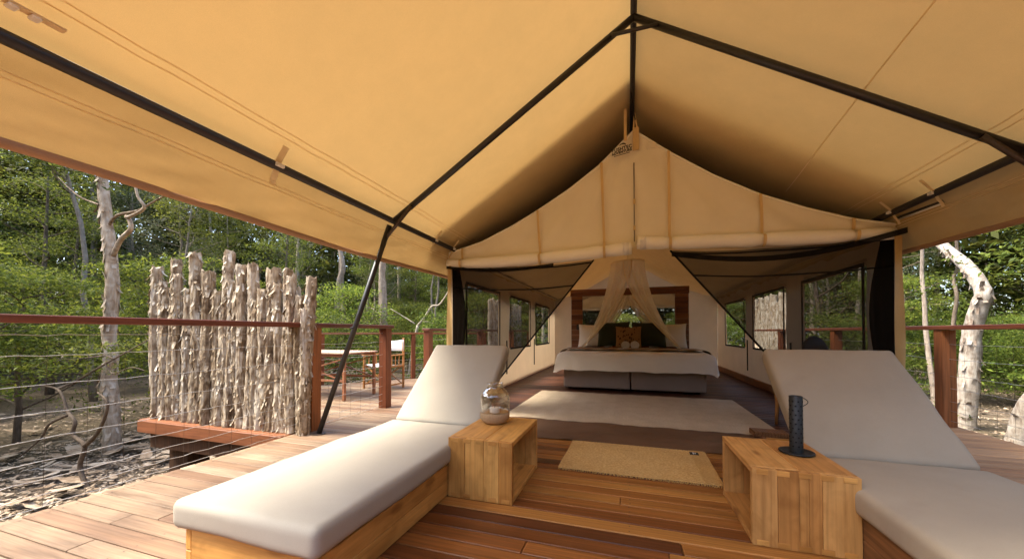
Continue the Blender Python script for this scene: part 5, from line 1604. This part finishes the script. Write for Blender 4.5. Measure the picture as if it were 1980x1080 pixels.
# --- bushes placed by hand near the railings
for (k_, x, y, s, lb) in [
    ('bush', -9.6, 3.2, 1.15, 'broad bright green bush behind the crooked sapling on the left'),
    ('bush', -10.5, 0.8, 1.2, 'bright green bush at the far left edge beyond the railing'),
    ('bush', -8.1, 5.3, 1.0, 'bright green bush between the crooked paperbark and the log screen'),
    ('scrub', -6.5, 6.6, 1.15, 'leafy shrub just beyond the dining deck behind the log screen'),
    ('bush', -7.6, 8.0, 1.25, 'bright green bush beside the straight grey trunk behind the dining deck'),
    ('scrub', -5.2, 9.4, 1.25, 'leafy shrub under the bare dead branch behind the dining railing'),
    ('bush', -4.6, 11.2, 1.35, 'tall bright bush at the back left corner of the deck'),
    ('bush', 8.3, 7.6, 1.45, 'large bright green bush at the right edge behind the leaning paperbark'),
    ('bush', 7.3, 13.6, 1.4, 'bright green bush behind the slim trunks on the right'),
    ('scrub', 5.0, 11.5, 1.2, 'leafy shrub close to the right railing seen through the tent window'),
]:
    plant(k_, x, y, s, lb)

# --- the forest
sow('pole', 14, (-17, -8.2), (0, 18), 1.0, 0.8, 1.15, 2.0)
sow('pole', 9, (7.5, 15), (3, 20), 1.0, 0.8, 1.15, 2.0)
sow('scrub', 12, (6.5, 15), (4, 18), 0.9, 0.9, 1.5, 1.0)
sow('bush', 16, (-18, -6.5), (-4, 20), 1.5, 0.9, 1.5, 1.6)
sow('scrub', 14, (-18, -6.0), (-3, 20), 1.2, 0.8, 1.4, 1.3)
sow('mid', 30, (-22, -8.5), (-6, 26), 1.7, 0.75, 1.15, 3.0)
sow('wispy', 14, (-24, -10), (-6, 28), 1.8, 0.8, 1.2, 4.0)
sow('tall', 40, (-34, -11), (-8, 38), 2.2, 0.75, 1.15, 5.0)
sow('bush', 8, (5.2, 20), (2, 24), 1.4, 0.9, 1.5, 1.2)
sow('scrub', 8, (5.0, 18), (2, 24), 1.2, 0.8, 1.4, 1.0)
sow('mid', 20, (6.5, 22), (0, 30), 1.6, 0.75, 1.15, 2.5)
sow('wispy', 8, (7, 24), (2, 32), 1.8, 0.8, 1.2, 3.0)
sow('tall', 26, (9, 34), (0, 40), 2.2, 0.75, 1.15, 4.0)
sow('mid', 8, (-8, 8), (14, 24), 1.8, 0.8, 1.2, 1.5)
sow('bush', 5, (-6, 6), (13.5, 18), 1.5, 1.0, 1.5, 0.5)
sow('mid', 9, (-10, 12), (-24, -14), 2.0, 0.8, 1.1, 3.0)
sow('bush', 8, (-8, 10), (-20, -12), 2.0, 1.0, 1.5, 3.0)

# --- say which one: every tree gets a label from its size, depth and place
def place_of(u, d):
    if d <= 0.5: return None
    for lim, w in ((60, 'at the left edge of the picture'), (195, 'left of the crooked paperbark'), (290, 'right beside the crooked paperbark'), (450, 'behind the left half of the log screen'),
                   (610, 'behind the right half of the log screen'), (735, 'left of the straight grey trunk'), (880, 'right of the straight grey trunk'), (1060, 'through the left tent windows'),
                   (1390, 'behind the tent'), (1530, 'through the far right windows'), (1735, 'through the near right window'), (1850, 'left of the leaning white paperbark'), (1990, 'right of the leaning white paperbark')):
        if u < lim: return w if u > -150 else 'out of frame on the left'
    return 'out of frame on the right'
bins = {}
YAW = math.atan(225/700)
for key, t, s in generic:
    x, y = t.location.x, t.location.y
    d = -x*math.sin(YAW) + y*math.cos(YAW); xc = x*math.cos(YAW) + y*math.sin(YAW)
    if d > 0.5:
        u = 990 + 700*xc/d; w = place_of(u, d)
        dep = 'near' if d < 10 else ('farther' if d < 18 else 'distant')
    else:
        u = x; w = 'reflected in the mirror'; dep = 'far'
    bins.setdefault((key, w, dep), []).append((u, t))
ORD = ['', 'second', 'third', 'fourth', 'fifth', 'sixth', 'seventh', 'eighth', 'ninth', 'tenth', 'eleventh', 'twelfth', 'thirteenth', 'fourteenth', 'fifteenth', 'sixteenth', 'seventeenth', 'eighteenth', 'nineteenth', 'twentieth', 'twenty-first', 'twenty-second']
DESC = {'pole': 'slim pale trunked tree', 'tall': 'tall dark tree', 'mid': 'slender mid green tree', 'wispy': 'wispy grey green tree', 'bush': 'bright green bush', 'scrub': 'leafy low shrub'}
for (key, w, dep), lst in bins.items():
    lst.sort(key=lambda q: q[0])
    for i, (u, t) in enumerate(lst):
        o_ = '' if len(lst) == 1 else (', leftmost' if i == 0 else ', %s from left' % ORD[min(i, 21)])
        t['label'] = ('%s %s %s%s' % (dep, DESC[key], w, o_)).replace('far slender', 'slender')

# --- far off wood that reads as one mass
def far_wood():
    r = np.random.default_rng(77)
    cs = []
    for i in range(13000):
        a = r.uniform(0, 2*math.pi); d = r.uniform(26, 48)
        x, y = d*math.sin(a), 4 + d*math.cos(a)
        top = 11.5 + 2.5*mnoise.noise(Vector((math.sin(a)*4, math.cos(a)*4, 1))) + (d-30)*0.12
        cs.append((x, y, -0.6 + (top)*r.random()**0.75))
    P = clump_points(r, np.array(cs), 30, 1.7, 0.9)
    me = leaf_mesh('far_wood', P, 0.56, 78, 0.4, 0.5)
    o = mesh_obj('far_wood', me, M['leaf_dark'])
    tag(o, 'dark mass of distant forest beyond the nearer trees', 'forest', kind='stuff')
far_wood()
def far_trunks():
    r = random.Random(9)
    mb = MB()
    for i in range(220):
        a = r.uniform(0, 2*math.pi); d = r.uniform(24, 42)
        x, y = d*math.sin(a), 4 + d*math.cos(a)
        h = r.uniform(7, 12)
        mb.tube([(x, y, -1.2), (x+r.uniform(-.3, .3), y+r.uniform(-.3, .3), h*0.5), (x+r.uniform(-.6, .6), y+r.uniform(-.6, .6), h)], [0.14, 0.11, 0.05], 6, caps=False)
    o = mb.build('far_trunks', M['palebark'], smooth=True)
    tag(o, 'distant crowded tree trunks inside the far forest', 'forest', kind='stuff')
far_trunks()
# low ground cover between the trees
def ground_cover():
    r = np.random.default_rng(31)
    cs = []
    for i in range(1500):
        x = r.uniform(-26, 26); y = r.uniform(-8, 34)
        if not clear_of_deck(x, y, 1.6): continue
        if mnoise.noise(Vector((x*0.35, y*0.35, 8))) < 0.02: continue
        cs.append((x, y, ground_z(x, y) + r.uniform(0.05, 0.35)))
    P = clump_points(r, np.array(cs), 45, 0.55, 0.22)
    me = leaf_mesh('ground_cover', P, 0.085, 32, 0.3, 0.4)
    o = mesh_obj('ground_cover', me, M['leaf_mid'])
    tag(o, 'low green ground cover and ferns between the trees', 'ground cover', kind='stuff')
ground_cover()
